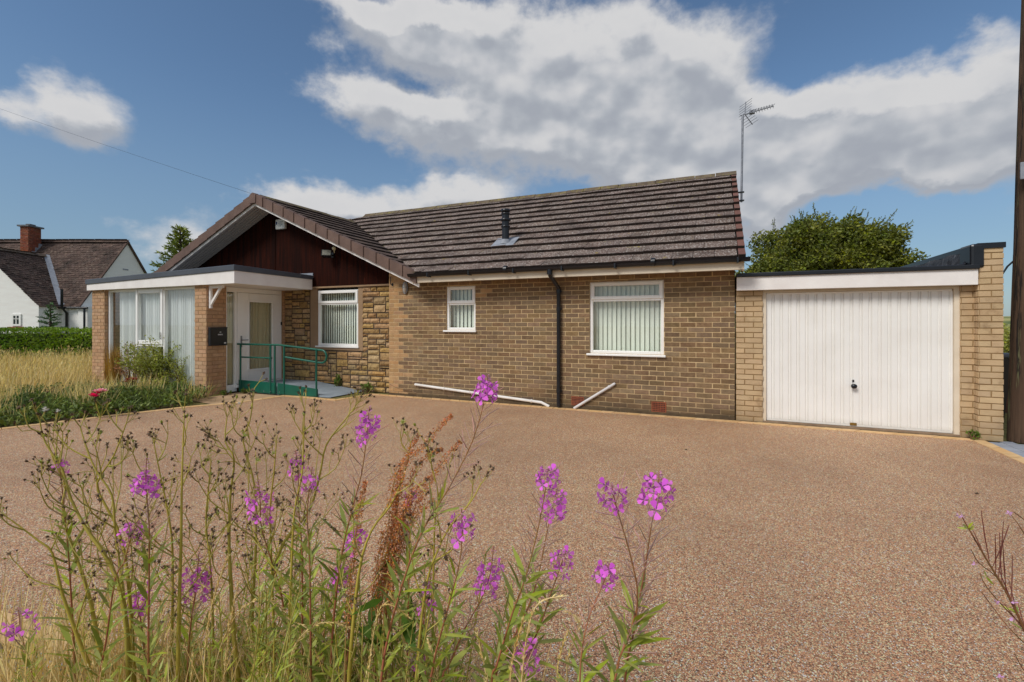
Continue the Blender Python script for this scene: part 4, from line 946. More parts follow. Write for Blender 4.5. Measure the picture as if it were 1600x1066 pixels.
for i in range(26): cl.append((ctr+RR*U(-2.6, 2.4)+Z_*U(-.3, 1.7)-TT*U(.3, 2.2), U(.55, .85)))
for i in range(24): cl.append((ctr+RR*U(-4.1, 2.9)+Z_*U(-.7, .3)+TT*U(-2, 2), U(.5, .75)))
mb = MB()
for c_, r_ in cl:
    st = Vector((ctr.x, ctr.y, 3.0+U(0, 1.2))); limb(wood, st, c_, .07, .015, 4, .5)
    wind = RR*.25
    for k in range(int(950*r_)):
        o = rv()*(r_*rnd.random()**.45); o.z *= .8
        d = (o.normalized()*.6+wind+rv()*.8-Z_*.2).normalized()
        mb.leaf(c_+o, d, rv(), U(.11, .19), U(.06, .11), 0, U(-.03, .03), 1)
    for k in range(2):     # loose shoots at the rim
        d = ((c_-ctr).normalized()+Z_*.5+RR*.35+rv()*.5).normalized(); p = c_+d*r_*.7; e = p+d*U(.3, .7)
        if e.z < 2: continue
        wood.tube([p, e], .008, 4, cap=False)
        for q in range(14): mb.leaf(p.lerp(e, (q+1)/14), (d+rv()*.9).normalized(), rv(), U(.07, .12), U(.04, .06), 0, 0, 1)
mb.build('crown', m_leaf, tr); wood.build('trunk', m_bark, tr)
# ---- conifer behind the left slope of the gable
m_con = leafmat('conifer_spray', (150, 158, 66), (104, 124, 54), .3, .15)
def conifer(base, h, rad, n, lab, name, mat, tip_droop=.1, spl=.12):
    t = thing(name, lab, 'tree', base); w = MB(); f = MB()
    w.tube([base, base+Z_*h*.6, base+Z_*h], [rad*.06+.02, rad*.035+.012, .008], 8)
    for i in range(n):
        fz = .12+.88*(i/n); z = h*fz; L = rad*(1-fz*.9)*U(.7, 1.15); a = i*2.4+U(-.3, .3)
        d = Vector((math.cos(a), math.sin(a), U(.2, .45)))
        o = base+Z_*z; pts = [o+d*L*s-Z_*L*tip_droop*s*s for s in (0, .35, .7, 1)]
        w.tube(pts, [.014*rad+.004, .01*rad+.003, .006, .003], 4, cap=False)
        m_ = max(4, int(L/spl*2.4))
        for k in range(m_):
            s = .12+.88*k/m_; p = o+d*L*s-Z_*L*tip_droop*s*s
            for q in range(5):
                dd = (d*.9+rv()*.75+Z_*.1).normalized(); l = spl*U(.8, 1.7)*(1.15-s*.5); f.leaf(p, dd, rv(), l, l*.28, 0, U(-.03, .03), 1)
    f.build('crown', mat, t); w.build('trunk', m_bark, t); return t
b = at(282, 420, t=20); b.z = 0
conifer(b, 5.55, 2.5, 120, 'feathery conifer rising behind the left slope of the gable roof', 'conifer_tree', m_con, .05, .17)
m_sap = leafmat('blue_green_needle', (104, 138, 84), (70, 104, 64), .3, .15)
b = at(79, 520, t=22.5); b.z = 0
conifer(b, 2.45, 1.15, 44, 'small young conifer standing between the hedge and the white house', 'young_conifer', m_sap, .15, .09)
# ================================================================ front garden: dry grass, ground cover, shrubs, roses
m_dry = M('dry_grass', (238, 212, 146), (212, 186, 116), .8, .8, island=.3, trans=.3, spec=.1, k=1.1, sp=((168, 168, 84), 1.1, .56, .72))
mb = MB()
for i in range(17000):
    r = U(-19, -9.5); t = U(8.2, 16.2); p = rt(r, t, 0)
    if p.x > -10.2 and p.y > 1: continue
    if p.x > -14.4 and p.y > 6.25: continue
    if p.x > -10.9+.5*noise.noise(p) and rnd.random() < .8: continue
    k = noise.noise(p*.8); h = U(.3, .66)*(1+.5*k)*min(1, .55+.12*(t-8)); d = (Z_+rv()*.28+RR*.12).normalized()
    mb.leaf(p, d, rv(), h, U(.008, .016), 0, U(0, .12)*h*2)
    if rnd.random() < .3:
        q = p+d*h; mb.leaf(q-d*.04, (d+rv()*.25).normalized(), rv(), U(.07, .13), .018, 0, .02, 1)
for i in range(4200):
    y = U(1.5, 6.0); x = -9.42+(y-3.05)*.277-U(.35, 2.6); p = Vector((x, y, 0)); k = noise.noise(Vector((x*1.4, y*1.4, 5)))
    if k < .08: continue
    h = U(.28, .62); d = (Z_+rv()*.35).normalized(); mb.leaf(p, d, rv(), h, U(.007, .012), 0, U(0, .14))
tag(mb.build('long_grass', m_dry), 'long dry straw coloured grass in the front garden', 'grass', kind='stuff')
m_cover = leafmat('ground_cover_leaf', (126, 140, 66), (78, 100, 46), .4, .15)
mb = MB()
def border_x(y): return -9.42+(y-3.05)*.277
for i in range(17000):
    y = U(1.0, 6.2); bx = border_x(y); q = rnd.random(); x = bx-.02-q*1.9
    if y > 5.55 and x > -9.0-.4*(y-5.5): continue
    h = (.24+.22*noise.noise(Vector((x*1.3, y*1.3, 0))))*min(1, .25+q*2.2)*(1-.35*max(0, q-.75)*4*.5)
    z = h*rnd.random()**.5
    d = (Z_*.5+rv()).normalized(); mb.leaf(Vector((x, y, z)), d, rv(), U(.05, .095), U(.025, .045), 0, U(-.02, .02), 1)
for i in range(1300):
    y = U(1.0, 6.0); bx = border_x(y); x = bx-.05-rnd.random()*1.7; p = Vector((x, y, .1)); d = (Z_*.8+rv()).normalized(); mb.leaf(p, d, rv(), U(.2, .42), .012, 0, .08)
tag(mb.build('ground_cover', m_cover), 'low dark green ground cover along the driveway edging', 'ground cover', kind='stuff')
m_shrub = leafmat('shrub_leaf', (172, 172, 78), (130, 142, 58), .4, .25)
m_rusty = leafmat('rusty_seed', (182, 128, 86), (146, 104, 66), .35, .2)
m_twig = M('shrub_twig', (120, 92, 62), (92, 70, 46), 10, .9)
def shrub(name, base, h, rad, nst, lab, mat, lsz=.05, nl=60, cat='shrub', lean=0, dens=1.0):
    t = thing(name, lab, cat, base); w = MB(); f = MB()
    for i in range(nst):
        a = U(0, 6.28); out = U(.15, 1)*rad; hh = h*U(.55, 1.05)*(1-.25*out/rad); e = base+Vector((math.cos(a)*out+lean, math.sin(a)*out, hh))
        m_ = base.lerp(e, .5)+Z_*.12*h+rv()*.06; pts = [base+rv()*.03*Vector((1, 1, 0)).length*.5, m_, e]; pts[0].z = 0
        w.tube(pts, [.009, .006, .002], 4, cap=False)
        for k in range(int(nl*dens)):
            s = .25+.75*rnd.random()**.75; p = pts[0].lerp(m_, s*2) if s < .5 else m_.lerp(e, s*2-1)
            p = p+rv()*U(0, .13)*rad*1.4; f.leaf(p, (rv()+Z_*.3).normalized(), rv(), U(.6, 1.3)*lsz, U(.5, .9)*lsz*.6, 0, U(-.01, .01), 1)
    f.build('foliage', mat, t); w.build('twigs', m_twig, t); return t
b = at(245, 614, t=10.2); b.z = 0
shrub('rose_bush', b, 1.27, .72, 46, 'tall leafy green rose bush in front of the porch glazing', m_shrub, .058, 140)
b = at(287, 618, t=10.05); b.z = 0
shrub('rose_bush', b, .95, .42, 18, 'thin open rose bush beside the right hand brick pier', m_shrub, .048, 60)
b = at(206, 610, t=10.6); b.z = 0
shrub('dried_bush', b, 1.1, .42, 24, 'sparse rusty brown bush left of the tall rose bush', m_rusty, .03, 110)
b = at(178, 604, t=11.0); b.z = 0
tt_ = thing('ornamental_grass', 'narrow upright clump of golden grass by the left porch pier', 'ornamental grass', b); mb = MB()
for i in range(260): p = b+Vector((U(-.12, .12), U(-.12, .12), 0)); mb.leaf(p, (Z_+rv()*.13).normalized(), rv(), U(.6, 1.1), .012, 0, U(0, .1))
mb.build('blades', M('golden_grass', (190, 152, 66), (160, 122, 50), 3, .8, island=.25, trans=.2), tt_)
for (u, v, t_, h, rad, lab) in ((262, 628, 9.6, .42, .42, 'low green bushy plant at the foot of the rose bush'), (120, 634, 9.2, .35, .5, 'low bushy plant around the pink rose'), (225, 634, 9.6, .4, .45, 'mid green clump beneath the rusty bush'), (60, 640, 9.0, .33, .5, 'dark leafy clump at the edge of the dry grass'), (175, 640, 9.3, .36, .45, 'dark leafy clump to the right of the pink rose')):
    b = at(u, v, t=t_); b.z = 0; shrub('garden_plant', b, h, rad, 16, lab, m_cover if 'dark' in lab or 'pink' in lab else m_shrub, .05, 55, 'plant')
# roses
m_pinkp = leafmat('pink_petal', (244, 96, 146), (230, 62, 116), .25, .3); m_palep = leafmat('pale_pink_petal', (246, 200, 204), (240, 150, 168), .2, .3); m_dullred = leafmat('dull_red_petal', (168, 58, 62), (128, 60, 52), .3, .2)
m_cane = M('rose_cane', (88, 110, 52), (70, 88, 44), 10, .7)
def rose(c_, r, mat, parent):
    f = MB()
    for ring, (k, tilt, rr) in enumerate(((5, .25, 1), (5, .75, .8), (4, 1.3, .55))):
        for j in range(k):
            a = 6.28*j/k+ring*.6; d = Vector((math.cos(a), math.sin(a), tilt)).normalized(); s = Vector((-math.sin(a), math.cos(a), 0))
            p = c_+Z_*ring*.002; q = p+d*r*rr
            f.add([p, p+d*r*rr*.6+s*r*.45*rr, q+s*r*.22*rr+Z_*r*.12, q-s*r*.22*rr+Z_*r*.12, p+d*r*rr*.6-s*r*.45*rr], [(0, 1, 2, 3, 4)])
    return f.build('bloom', mat, parent)
for (base_uv, t_, lab, blooms, mat) in (((152, 655), 7.45, 'rose with bright pink and pale blooms above the driveway edging', [(146, 618, 0, 1), (150, 612, 1, .8), (157, 611, 1, .9), (162, 612, 1, .9), (149, 620, 0, 1), (153, 615, 0, .8)], None), ((205, 630), 9.1, 'rose with dull red clustered blooms below the rusty bush', [(200, 594, 2, .8), (206, 593, 2, .9), (210, 594, 2, 1), (196, 597, 2, .7), (208, 598, 2, .8), (203, 597, 2, .8)], None)):
    b = at(*base_uv, t=t_); b.z = 0; t = thing('rose_plant', lab, 'rose', b); w = MB(); lf_ = MB()
    for (u, v, mi, s) in blooms:
        c_ = at(u, v, t=t_+U(-.05, .05)); w.tube([b, b.lerp(c_, .5)+rv()*.04, c_], [.006, .004, .003], 5, cap=False); rose(c_, .07*s, (m_pinkp, m_palep, m_dullred)[mi], t)
        for k in range(22): lf_.leaf(b.lerp(c_, U(.3, .95))+rv()*.06, (rv()+Z_*.2).normalized(), rv(), .06, .036, 0, 0, 1)
    w.build('cane', m_cane, t); lf_.build('foliage', m_cover, t)
# small weeds growing at wall feet
m_weed = leafmat('weed_leaf', (110, 140, 52), (84, 116, 42), .3, .25)
for (u, v, Y, h, rad, lab) in ((574, 612, 8.05, .22, .2, 'bushy green weed at the foot of the stone wall'), (529, 600, 8.12, .42, .1, 'spindly weed against the stone wall behind the handrail'), (1519, 684, 7.9, .12, .09, 'small green weed at the foot of the garage pier'), (384, 615, 6.93, .11, .13, 'low weed beneath the green ramp kerb'), (354, 613, 6.6, .1, .12, 'low weed beside the letter box pier')):
    b = at(u, v, Y); b.z = 0
    shrub('wall_weed', b, h, rad, 9, lab, m_weed, .045 if h > .15 else .032, 26, 'weed')
# ================================================================ right hand side: pole, fence, bin, far field
m_pole = M('cracked_pole_timber', (88, 68, 52), (54, 40, 31), 2.2, .92, 1, 9, k=K, stretch=(9, 9, .5), dirt=((34, 28, 24), 2.6, .55, .6), sp=((124, 128, 88), 2.2, .58, .74))
pb = at(1597.5, 690, t=5.96); pb.z = 0; ptop = Vector((pb.x+.215, pb.y+.06, 8.6))
pl = thing('utility_pole', 'weathered timber utility pole standing beside the garage', 'utility pole', pb)
mb = MB(); n_, k_ = 40, 28; vs = []
for i in range(n_+1):
    f = i/n_; c_ = pb.lerp(ptop, f); r0 = .142-.03*f
    for j in range(k_):
        a = 2*math.pi*j/k_; q = noise.noise(Vector((math.cos(a)*3.5, math.sin(a)*3.5, f*5)))
        q2 = noise.noise(Vector((math.cos(a)*7, math.sin(a)*7, f*3+9))); r = r0+.006*q-(.016 if q2 > .33 else 0)
        vs.append(c_+Vector((math.cos(a)*r, math.sin(a)*r, 0)))
mb.add(vs, [(i*k_+j, i*k_+(j+1) % k_, (i+1)*k_+(j+1) % k_, (i+1)*k_+j) for i in range(n_) for j in range(k_)], 0, True); mb.add(vs[-k_:], [tuple(range(k_))]); mb.build('shaft', m_pole, pl)
q = at(1599.5, 267, t=5.82); mb = MB(); mb.bbox(q.x-.035, q.x+.075, q.y-.02, q.y+.004, q.z-.105, q.z+.105, .006); mb.build('number_plate', m_lead, pl)
mb = MB(); a_ = Vector((px1, 8.15, 2.13)); e_ = Vector((pb.x-.02, pb.y+.05, 2.3)); mb.tube([a_, a_+Vector((.09, -.03, .01)), a_.lerp(e_, .6)+Z_*.0, e_+Vector((-.02, 0, .02))], .012, 6)
tag(mb.build('service_cable', m_black), 'short black cable running from the garage wall to the pole', 'cable')
m_fence = M('brown_fence_board', (92, 62, 48), (66, 46, 38), 3, .9, .4, 14, k=K, stretch=(4, 4, .4))
fn = thing('timber_fence', 'dark brown timber fence in the gap behind the pole', 'fence', (3.6, 10.5, 0))
mb = MB()
for i in range(16): mb.box(3.40+.13*i+.003, 3.40+.13*i+.127, 10.5, 10.52, 0, 1.0+U(-.01, .01))
mb.build('boards', m_fence, fn)
mb = MB(); mb.bbox(3.42, 3.5, 10.53, 10.61, 0, 1.1); mb.bbox(4.9, 4.98, 10.53, 10.61, 0, 1.1); mb.box(3.4, 5.4, 10.53, 10.56, .25, .33); mb.box(3.4, 5.4, 10.53, 10.56, .75, .83); mb.build('post', m_fence, fn)
bn = thing('wheelie_bin', 'black wheelie bin behind the gap beside the garage wall', 'bin', (3.75, 9.6, 0))
mb = MB(); mb.hexa([(3.5, 9.4, .06), (3.95, 9.4, .06), (3.95, 9.9, .06), (3.5, 9.9, .06), (3.42, 9.33, .98), (4.02, 9.33, .98), (4.02, 9.97, .98), (3.42, 9.97, .98)]); mb.build('body', m_black, bn)
mb = MB(); mb.bbox(3.40, 4.04, 9.3, 10.0, .985, 1.05, .02); mb.build('lid', M('bin_lid_grey', (92, 98, 108), (78, 84, 94), 4, .5), bn)
mb = MB(); mb.tube([(3.42, 9.93, .1), (4.02, 9.93, .1)], .1, 14); mb.build('wheel', m_black, bn)
b = at(1574, 560, t=16); b.z = 0; shrub('garden_bush', b, 1.55, 1.3, 26, 'dark green bush beyond the fence to the right of the garage', m_shrub, .1, 90)
m_field = M('far_field', (190, 176, 120), (150, 150, 88), .02, .95, sp=((78, 96, 48), .03, .52, .6))
mb = MB(); nx_ = 48; vs = []
for j in range(7):
    for i in range(nx_+1):
        a = R(-75+150*i/nx_); rad = 130+j*45; h = (-.3, .8, 3.5, 6, 7.5, 6, -2)[j]*(.75+.5*noise.noise(Vector((a*3, j*.4, 2))))
        vs.append(Vector((math.sin(a)*rad, math.cos(a)*rad, h if j not in (0, 6) else -.5)))
mb.add(vs, [(j*(nx_+1)+i, (j+1)*(nx_+1)+i, (j+1)*(nx_+1)+i+1, j*(nx_+1)+i+1) for j in range(6) for i in range(nx_)], 0, True); tag(mb.build('hills', m_field), kind='structure')
# overhead telephone wire to the gable apex
mb = MB(); p0 = Vector((RX, YV-.02, RZ+.02)); p1 = at(-260, 72, t=24)
pts = []
for i in range(25): f = i/24; q = p0.lerp(p1, f); q.z -= 4*.14*f*(1-f); pts.append(q)
mb.tube(pts, .0032, 5); tag(mb.build('overhead_wire', m_black), 'thin overhead wire sloping down to the gable apex', 'wire')

for (u, v, lab) in ((1070, 703, 'small dark fallen leaf on the driveway in front of the wide window'), (1525, 772, 'small dark fallen leaf on the driveway near the right hand edging')):
    d = ray(u, v); q = Vector((0, 0, H))+d*((-H+.004)/d.z); f = MB(); f.leaf(q, RR*.8+TT*.5, TT, .045, .03, 0, .006); tag(f.build('fallen_leaf', M('brown_dead_leaf', (92, 66, 44), (64, 46, 32), 20, .9)), lab, 'leaf')
# ================================================================ verge plants in the foreground
m_petal = leafmat('magenta_petal', (240, 138, 232), (220, 104, 216), .3, .35, k=1.05)
m_petald = leafmat('wilting_petal', (132, 52, 150), (104, 44, 128), .2, .2)
m_bud = leafmat('fireweed_bud', (206, 150, 172), (186, 122, 150), .2, .2)
m_stemr = M('fireweed_stem', (176, 92, 78), (150, 122, 62), 4, .6, stretch=(1, 1, .6))
m_pod = leafmat('seed_pod', (212, 164, 160), (178, 146, 116), .3, .1)
m_fleaf = leafmat('fireweed_leaf', (186, 190, 92), (146, 162, 66), .35, .3)
m_yst = M('olive_stem', (196, 178, 90), (166, 150, 66), 6, .7, island=.15)
m_head = M('dark_seed_head', (112, 92, 70), (74, 60, 48), 30, .9, island=.35)
m_headg = leafmat('green_seed_head', (172, 176, 92), (138, 144, 68), .3, .2)
m_fluff = M('white_fluff', (235, 230, 222), (222, 214, 204), 40, .9)
m_dock = leafmat('rusty_dock_seed', (228, 150, 96), (186, 132, 78), .45, .25)
m_dockst = M('dock_stem', (186, 132, 84), (160, 136, 74), 6, .8)
m_dockleaf = leafmat('dock_leaf', (84, 112, 44), (60, 88, 36), .3, .25)
m_straw = M('straw', (248, 222, 160), (226, 194, 124), 6, .8, island=.25, trans=.25, spec=.1)
def tdist(u): return min(1.5, 1.14/ray(u, 800).y)
def path(px, t, j=0.0, ground=True, dt=0.0):
    n_ = len(px); p = [at(u, v, t=t+dt*(i/(n_-1)-.5)) for i, (u, v) in enumerate(px)]
    if ground and p[-1].z > .02:
        q = p[-1]; d = (p[-1]-p[-2]); k = q.z; e = Vector((q.x+d.x/max(.05, -d.z)*k*.25, q.y+d.y*.0-.0, 0)); p += [q.lerp(e, .5), e]
    return p
def smooth(p, sub=3):
    o = []
    for i in range(len(p)-1):
        a, b, c, d = p[max(i-1, 0)], p[i], p[i+1], p[min(i+2, len(p)-1)]
        for k in range(sub):
            t = k/sub; o.append(.5*((2*b)+(c-a)*t+(2*a-5*b+4*c-d)*t*t+(3*b-a-3*c+d)*t**3))
    return o+[p[-1]]
def arcl(p):
    L = [0]
    for a, b in zip(p, p[1:]): L.append(L[-1]+(b-a).length)
    return L
def along(p, L, s):
    s = max(0, min(L[-1]-1e-6, s))
    for i in range(len(L)-1):
        if L[i+1] >= s: f = (s-L[i])/max(1e-9, L[i+1]-L[i]); return p[i].lerp(p[i+1], f), (p[i]-p[i+1]).normalized()
    return p[-1], (p[-2]-p[-1]).normalized()
# a handful of blossom meshes shared by every flower
def blossom(open_=1.0):
    b = MB()
    for j in range(4):
        a = R((38, 142, 218, 322)[j])+U(-.15, .15); d = Vector((math.cos(a), math.sin(a), .28+U(-.1, .15))).normalized(); s = Vector((-math.sin(a), math.cos(a), 0)); r = .0155*U(.85, 1.1)*open_
        p = d*.0015; vs = [p, p+d*r*.35+s*r*.2, p+d*r*.75+s*r*.40, p+d*r*.98+s*r*.26+Z_*.0006, p+d*r+Z_*.001, p+d*r*.98-s*r*.26+Z_*.0006, p+d*r*.75-s*r*.40, p+d*r*.35-s*r*.2]
        b.add(vs, [tuple(range(8))], 0)
    for j in range(4): 
        a = R(90*j)+.2; d = Vector((math.cos(a), math.sin(a), .1)); b.leaf(Vector((0, 0, -.0008)), d, Vector((-d.y, d.x, 0)), .0115, .0022, 1, 0, 1)
    for j in range(5): b.tube([(0, 0, 0), (U(-.003, .003), U(-.003, .003), .009+U(0, .003))], .00045, 3, 2, False)
    me = b.mesh('flower'); 
    for m in (m_petal, m_petald, m_bud): me.materials.append(m)
    return me
BLOSS = [blossom(), blossom(.9), blossom(1.08), blossom(.8)]
def fireweed(px, lab, fl, nf=13, size=1.0, podf=.45, t=None, leaves=1.0, buds=1.0):
    """px runs from the tip down; fl = pixel v range of the open flowers"""
    size *= .92; t = t or tdist(px[0][0])+U(-.1, .06); p = smooth(path(px, t, dt=U(-.1, .1))); L = arcl(p); k = 735/t
    o = thing('fireweed', lab, 'fireweed', p[-1], 'fireweed on the verge')
    w = MB(); w.tube(p, [.0011+.0024*min(1, (s/L[-1])*1.6) for s in L], 6); w.build('stem', m_stemr, o)
    l0, l1 = max(.012, (fl[0]-px[0][1])/k), (fl[1]-px[0][1])/k
    if l1 < l0+.03: l1 = l0+.035
    mid_ = (l0+l1)/2; l0, l1 = mid_-(mid_-l0)*.7, mid_+(l1-mid_)*.7
    ga = 2.4; a = U(0, 6)
    for i in range(nf):
        s = l0+(l1-l0)*(i+U(-.3, .3))/nf; c_, d = along(p, L, s); a += ga; h = d.orthogonal().normalized(); h = Matrix.Rotation(a, 3, d) @ h
        dr = (h+d*(.5-.8*i/nf)).normalized(); pl = U(.018, .034)*size; e = c_+dr*pl
        w2_ = MB(); f = COL.objects
        ob = bpy.data.objects.new('flower', rnd.choice(BLOSS)); COL.objects.link(ob); ob.parent = o; ob.location = e-o.location
        face = (h+Vector((0, 0, U(-.2, .35)))+rv()*.3).normalized(); ob.rotation_euler = (face.to_track_quat('Z', 'Y') @ Matrix.Rotation(U(0, 1.5), 3, 'Z').to_quaternion()).to_euler(); sz = size*U(.85, 1.15); ob.scale = (sz, sz, sz)
    q = MB(); b = MB()
    for i in range(int(26*buds)):          # drooping buds towards the tip
        s = l0*.98*(i/26)**.9; c_, d = along(p, L, s); a += ga; h = Matrix.Rotation(a, 3, d) @ d.orthogonal().normalized(); ln = .006+.016*s/max(l0, .02)
        dr = (h+d*(.6-.9*s/max(l0, .01))-Z_*.15).normalized(); b.leaf(c_, dr, rv(), ln*1.3*size, .0036*size, 0, -.002, 2)
    if b.v: b.build('bud', m_bud, o)
    s = l1; end = l1+(L[-1]-l1)*podf*.55
    np_ = int((end-l1)/.0075)
    for i in range(np_):
        s = l1+(end-l1)*i/np_; c_, d = along(p, L, s); a += ga; h = Matrix.Rotation(a, 3, d) @ d.orthogonal().normalized(); ln = U(.055, .085)*size; dr = (h*U(.6, .95)+d*U(.45, .9)).normalized(); e = c_+dr*ln+d*.008
        q.tube([c_, c_.lerp(e, .35)-d*.001, e], [.0007, .0014*size, .0009], 4, cap=False)
    q.build('seed_pod', m_pod, o)
    f = MB(); s = l1+(end-l1)*.72
    while s < L[-1]*.97:
        c_, d = along(p, L, s); a += ga; h = Matrix.Rotation(a, 3, d) @ d.orthogonal().normalized(); ln = U(.055, .1)*min(1.1, .55+(s-l1)*2.2); dr = (h*U(.5, .9)+d*U(.35, .9)).normalized()
        f.leaf(c_, dr, d.cross(h), ln, ln*.17, 0, -U(.0, .2)*ln, 2); s += U(.007, .012)/leaves
    f.build('foliage', m_fleaf, o); return o
FW = [
 ([(762, 586), (757, 625), (738, 690), (700, 765), (655, 840), (615, 960), (595, 1066)], (600, 626), 15, 1.0, 'tallest fireweed, its magenta head overlapping the white waste pipe', .62),
 ([(577, 636), (574, 672), (566, 735), (552, 790), (535, 860), (522, 960), (516, 1066)], (655, 690), 15, 1.0, 'tall fireweed with a full head just left of the rusty dock spikes', .45),
 ([(462, 705), (466, 735), (466, 790), (472, 870), (472, 1066)], (718, 748), 9, .9, 'fireweed with a loose head between two dry seed head plants', .3),
 ([(488, 730), (484, 760), (480, 810), (484, 880), (486, 1066)], (745, 775), 8, .8, 'small fireweed directly below and right of the loose fireweed head', .3),
 ([(404, 752), (407, 792), (408, 822), (425, 880), (440, 930), (457, 1066)], (775, 815), 15, 1.15, 'fireweed with a wide ragged head above its grassy leaves', .25),
 ([(229, 716), (228, 760), (233, 820), (233, 900), (232, 980), (232, 1066)], (746, 772), 14, 1.05, 'fireweed on a dark red upright stem among the leftmost dry plants', .3),
 ([(219, 815), (205, 838), (195, 877), (180, 905), (166, 1000), (155, 1066)], (825, 850), 9, 1.0, 'leaning fireweed with a red stem and one sided head', .3),
 ([(560, 816), (555, 845), (548, 900), (545, 1000), (540, 1066)], (832, 860), 12, 1.0, 'fireweed head beside the dock, above a second fireweed head', .3),
 ([(543, 868), (530, 905), (515, 945), (505, 1000), (500, 1066)], (890, 925), 11, 1.05, 'fireweed with a pinkish stem below another fireweed head by the dock', .2),
 ([(311, 862), (307, 915), (300, 960), (295, 1010), (293, 1066)], (895, 937), 14, 1.2, 'fireweed with a large round head beside a pale straw spike', .25),
 ([(208, 880), (213, 930), (219, 965), (225, 1010), (228, 1066)], (925, 960), 11, 1.15, 'fireweed with long pale buds above a low head', .2),
 ([(28, 950), (33, 985), (40, 1020), (52, 1066)], (968, 995), 6, 1.2, 'fireweed leaning at the far left above the orange flowers', .2),
 ([(97, 718), (94, 735), (100, 790), (108, 880), (118, 1066)], (726, 742), 4, .8, 'slender fireweed with a few small flowers among the leftmost dry stems', .3),
 ([(644, 766), (642, 782), (640, 850), (638, 960), (636, 1066)], (772, 790), 5, .75, 'slim fireweed with two or three flowers amid the rusty dock', .3),
 ([(721, 795), (722, 830), (718, 880), (700, 950), (672, 1066)], (815, 848), 9, 1.0, 'fireweed with a sparse scattered head right of the dock', .3),
 ([(674, 895), (668, 935), (660, 985), (652, 1066)], (915, 955), 7, .95, 'low fireweed with few flowers at the right foot of the dock', .2),
 ([(771, 856), (765, 900), (750, 940), (725, 985), (702, 1040), (690, 1066)], (885, 928), 15, 1.1, 'fireweed leaning right with a dense head over dry grass', .45),
 ([(857, 732), (854, 755), (842, 820), (822, 900), (800, 960), (776, 1040), (768, 1066)], (737, 758), 11, .95, 'fireweed whose head tops a close pair over the gravel', .5),
 ([(871, 763), (863, 795), (853, 840), (841, 900), (825, 950), (796, 1010), (772, 1066)], (776, 812), 14, 1.0, 'fireweed with the lower head of the close pair over the gravel', .5),
 ([(884, 862), (873, 893), (860, 930), (845, 975), (826, 1020), (812, 1066)], (872, 908), 11, .95, 'short fireweed below the close pair of heads', .25),
 ([(956, 758), (961, 785), (975, 832), (988, 880), (996, 925), (992, 980), (976, 1066)], (772, 798), 11, .95, 'fireweed with a small head just left of the rightmost large head', .6),
 ([(1030, 738), (1027, 770), (1018, 820), (1009, 880), (1000, 930), (984, 990), (960, 1066)], (752, 795), 17, 1.15, 'rightmost large headed fireweed with long spreading seed pods', .62),
 ([(951, 880), (945, 905), (935, 930), (922, 960), (912, 1000), (906, 1066)], (890, 914), 10, .9, 'short fireweed with a small low head over bare gravel', .35),
 ([(836, 1005), (824, 1035), (816, 1066)], (1022, 1050), 9, 1.05, 'fireweed with its head at the bottom of the picture, under the close pair', .2),
 ([(656, 1008), (648, 1050), (640, 1085)], (1042, 1070), 5, 1.0, 'fireweed barely showing its head low among dry grass and dock leaves', .2)]
for px, fl, nf, sz, lab, pf in FW: fireweed(px, lab, fl, nf, sz, pf)
# ---- dry branching plants with dark seed heads
def headmesh(mat, name, s=1.0):
    t = MB(); r, L_ = .0029*s, .006*s; d = Z_
    t.tube([(0, 0, -.001), (0, 0, L_*.45), (0, 0, L_)], [r*.35, r, r*.75], 7, 0)
    for j in range(7):
        v = Vector((math.cos(j*.9+U(-.2, .2)), math.sin(j*.9), 0)); t.leaf(Vector((0, 0, L_*.75)), (v+d*U(-.6, .7)).normalized(), v.cross(d), .0085*s*U(.7, 1.25), .003*s, 0, 0, 1)
    me = t.mesh(name); me.materials.append(mat); return me
HD = [headmesh(m_head, 'seed_head') for _ in range(4)]; HG = [headmesh(m_headg, 'green_head', 1.1) for _ in range(3)]
def fluffmesh():
    t = MB()
    for j in range(60): t.leaf(Vector((0, 0, .004)), rv(), rv(), .0085, .0012, 0, 0, 1)
    me = t.mesh('fluff'); me.materials.append(m_fluff); return me
HF = [fluffmesh()]
def seedhead(o, rest, p, d, s=1.0):
    q = rnd.random(); me = rnd.choice(HG) if q < .14 else HF[0] if q > .992 else rnd.choice(HD)
    rot = d.normalized().to_track_quat('Z', 'Y')
    if o['n'] < 96:
        o['n'] += 1; ob = bpy.data.objects.new(me.name.split('.')[0], me); COL.objects.link(ob); ob.parent = o; ob.location = p-o.location; ob.rotation_euler = rot.to_euler(); ob.scale = (s, s, s)
    else:
        Mx_ = Matrix.Translation(p) @ rot.to_matrix().to_4x4() @ Matrix.Scale(s, 4); me = rnd.choice(HD); rest.add([Mx_ @ v.co for v in me.vertices], [tuple(f.vertices) for f in me.polygons])
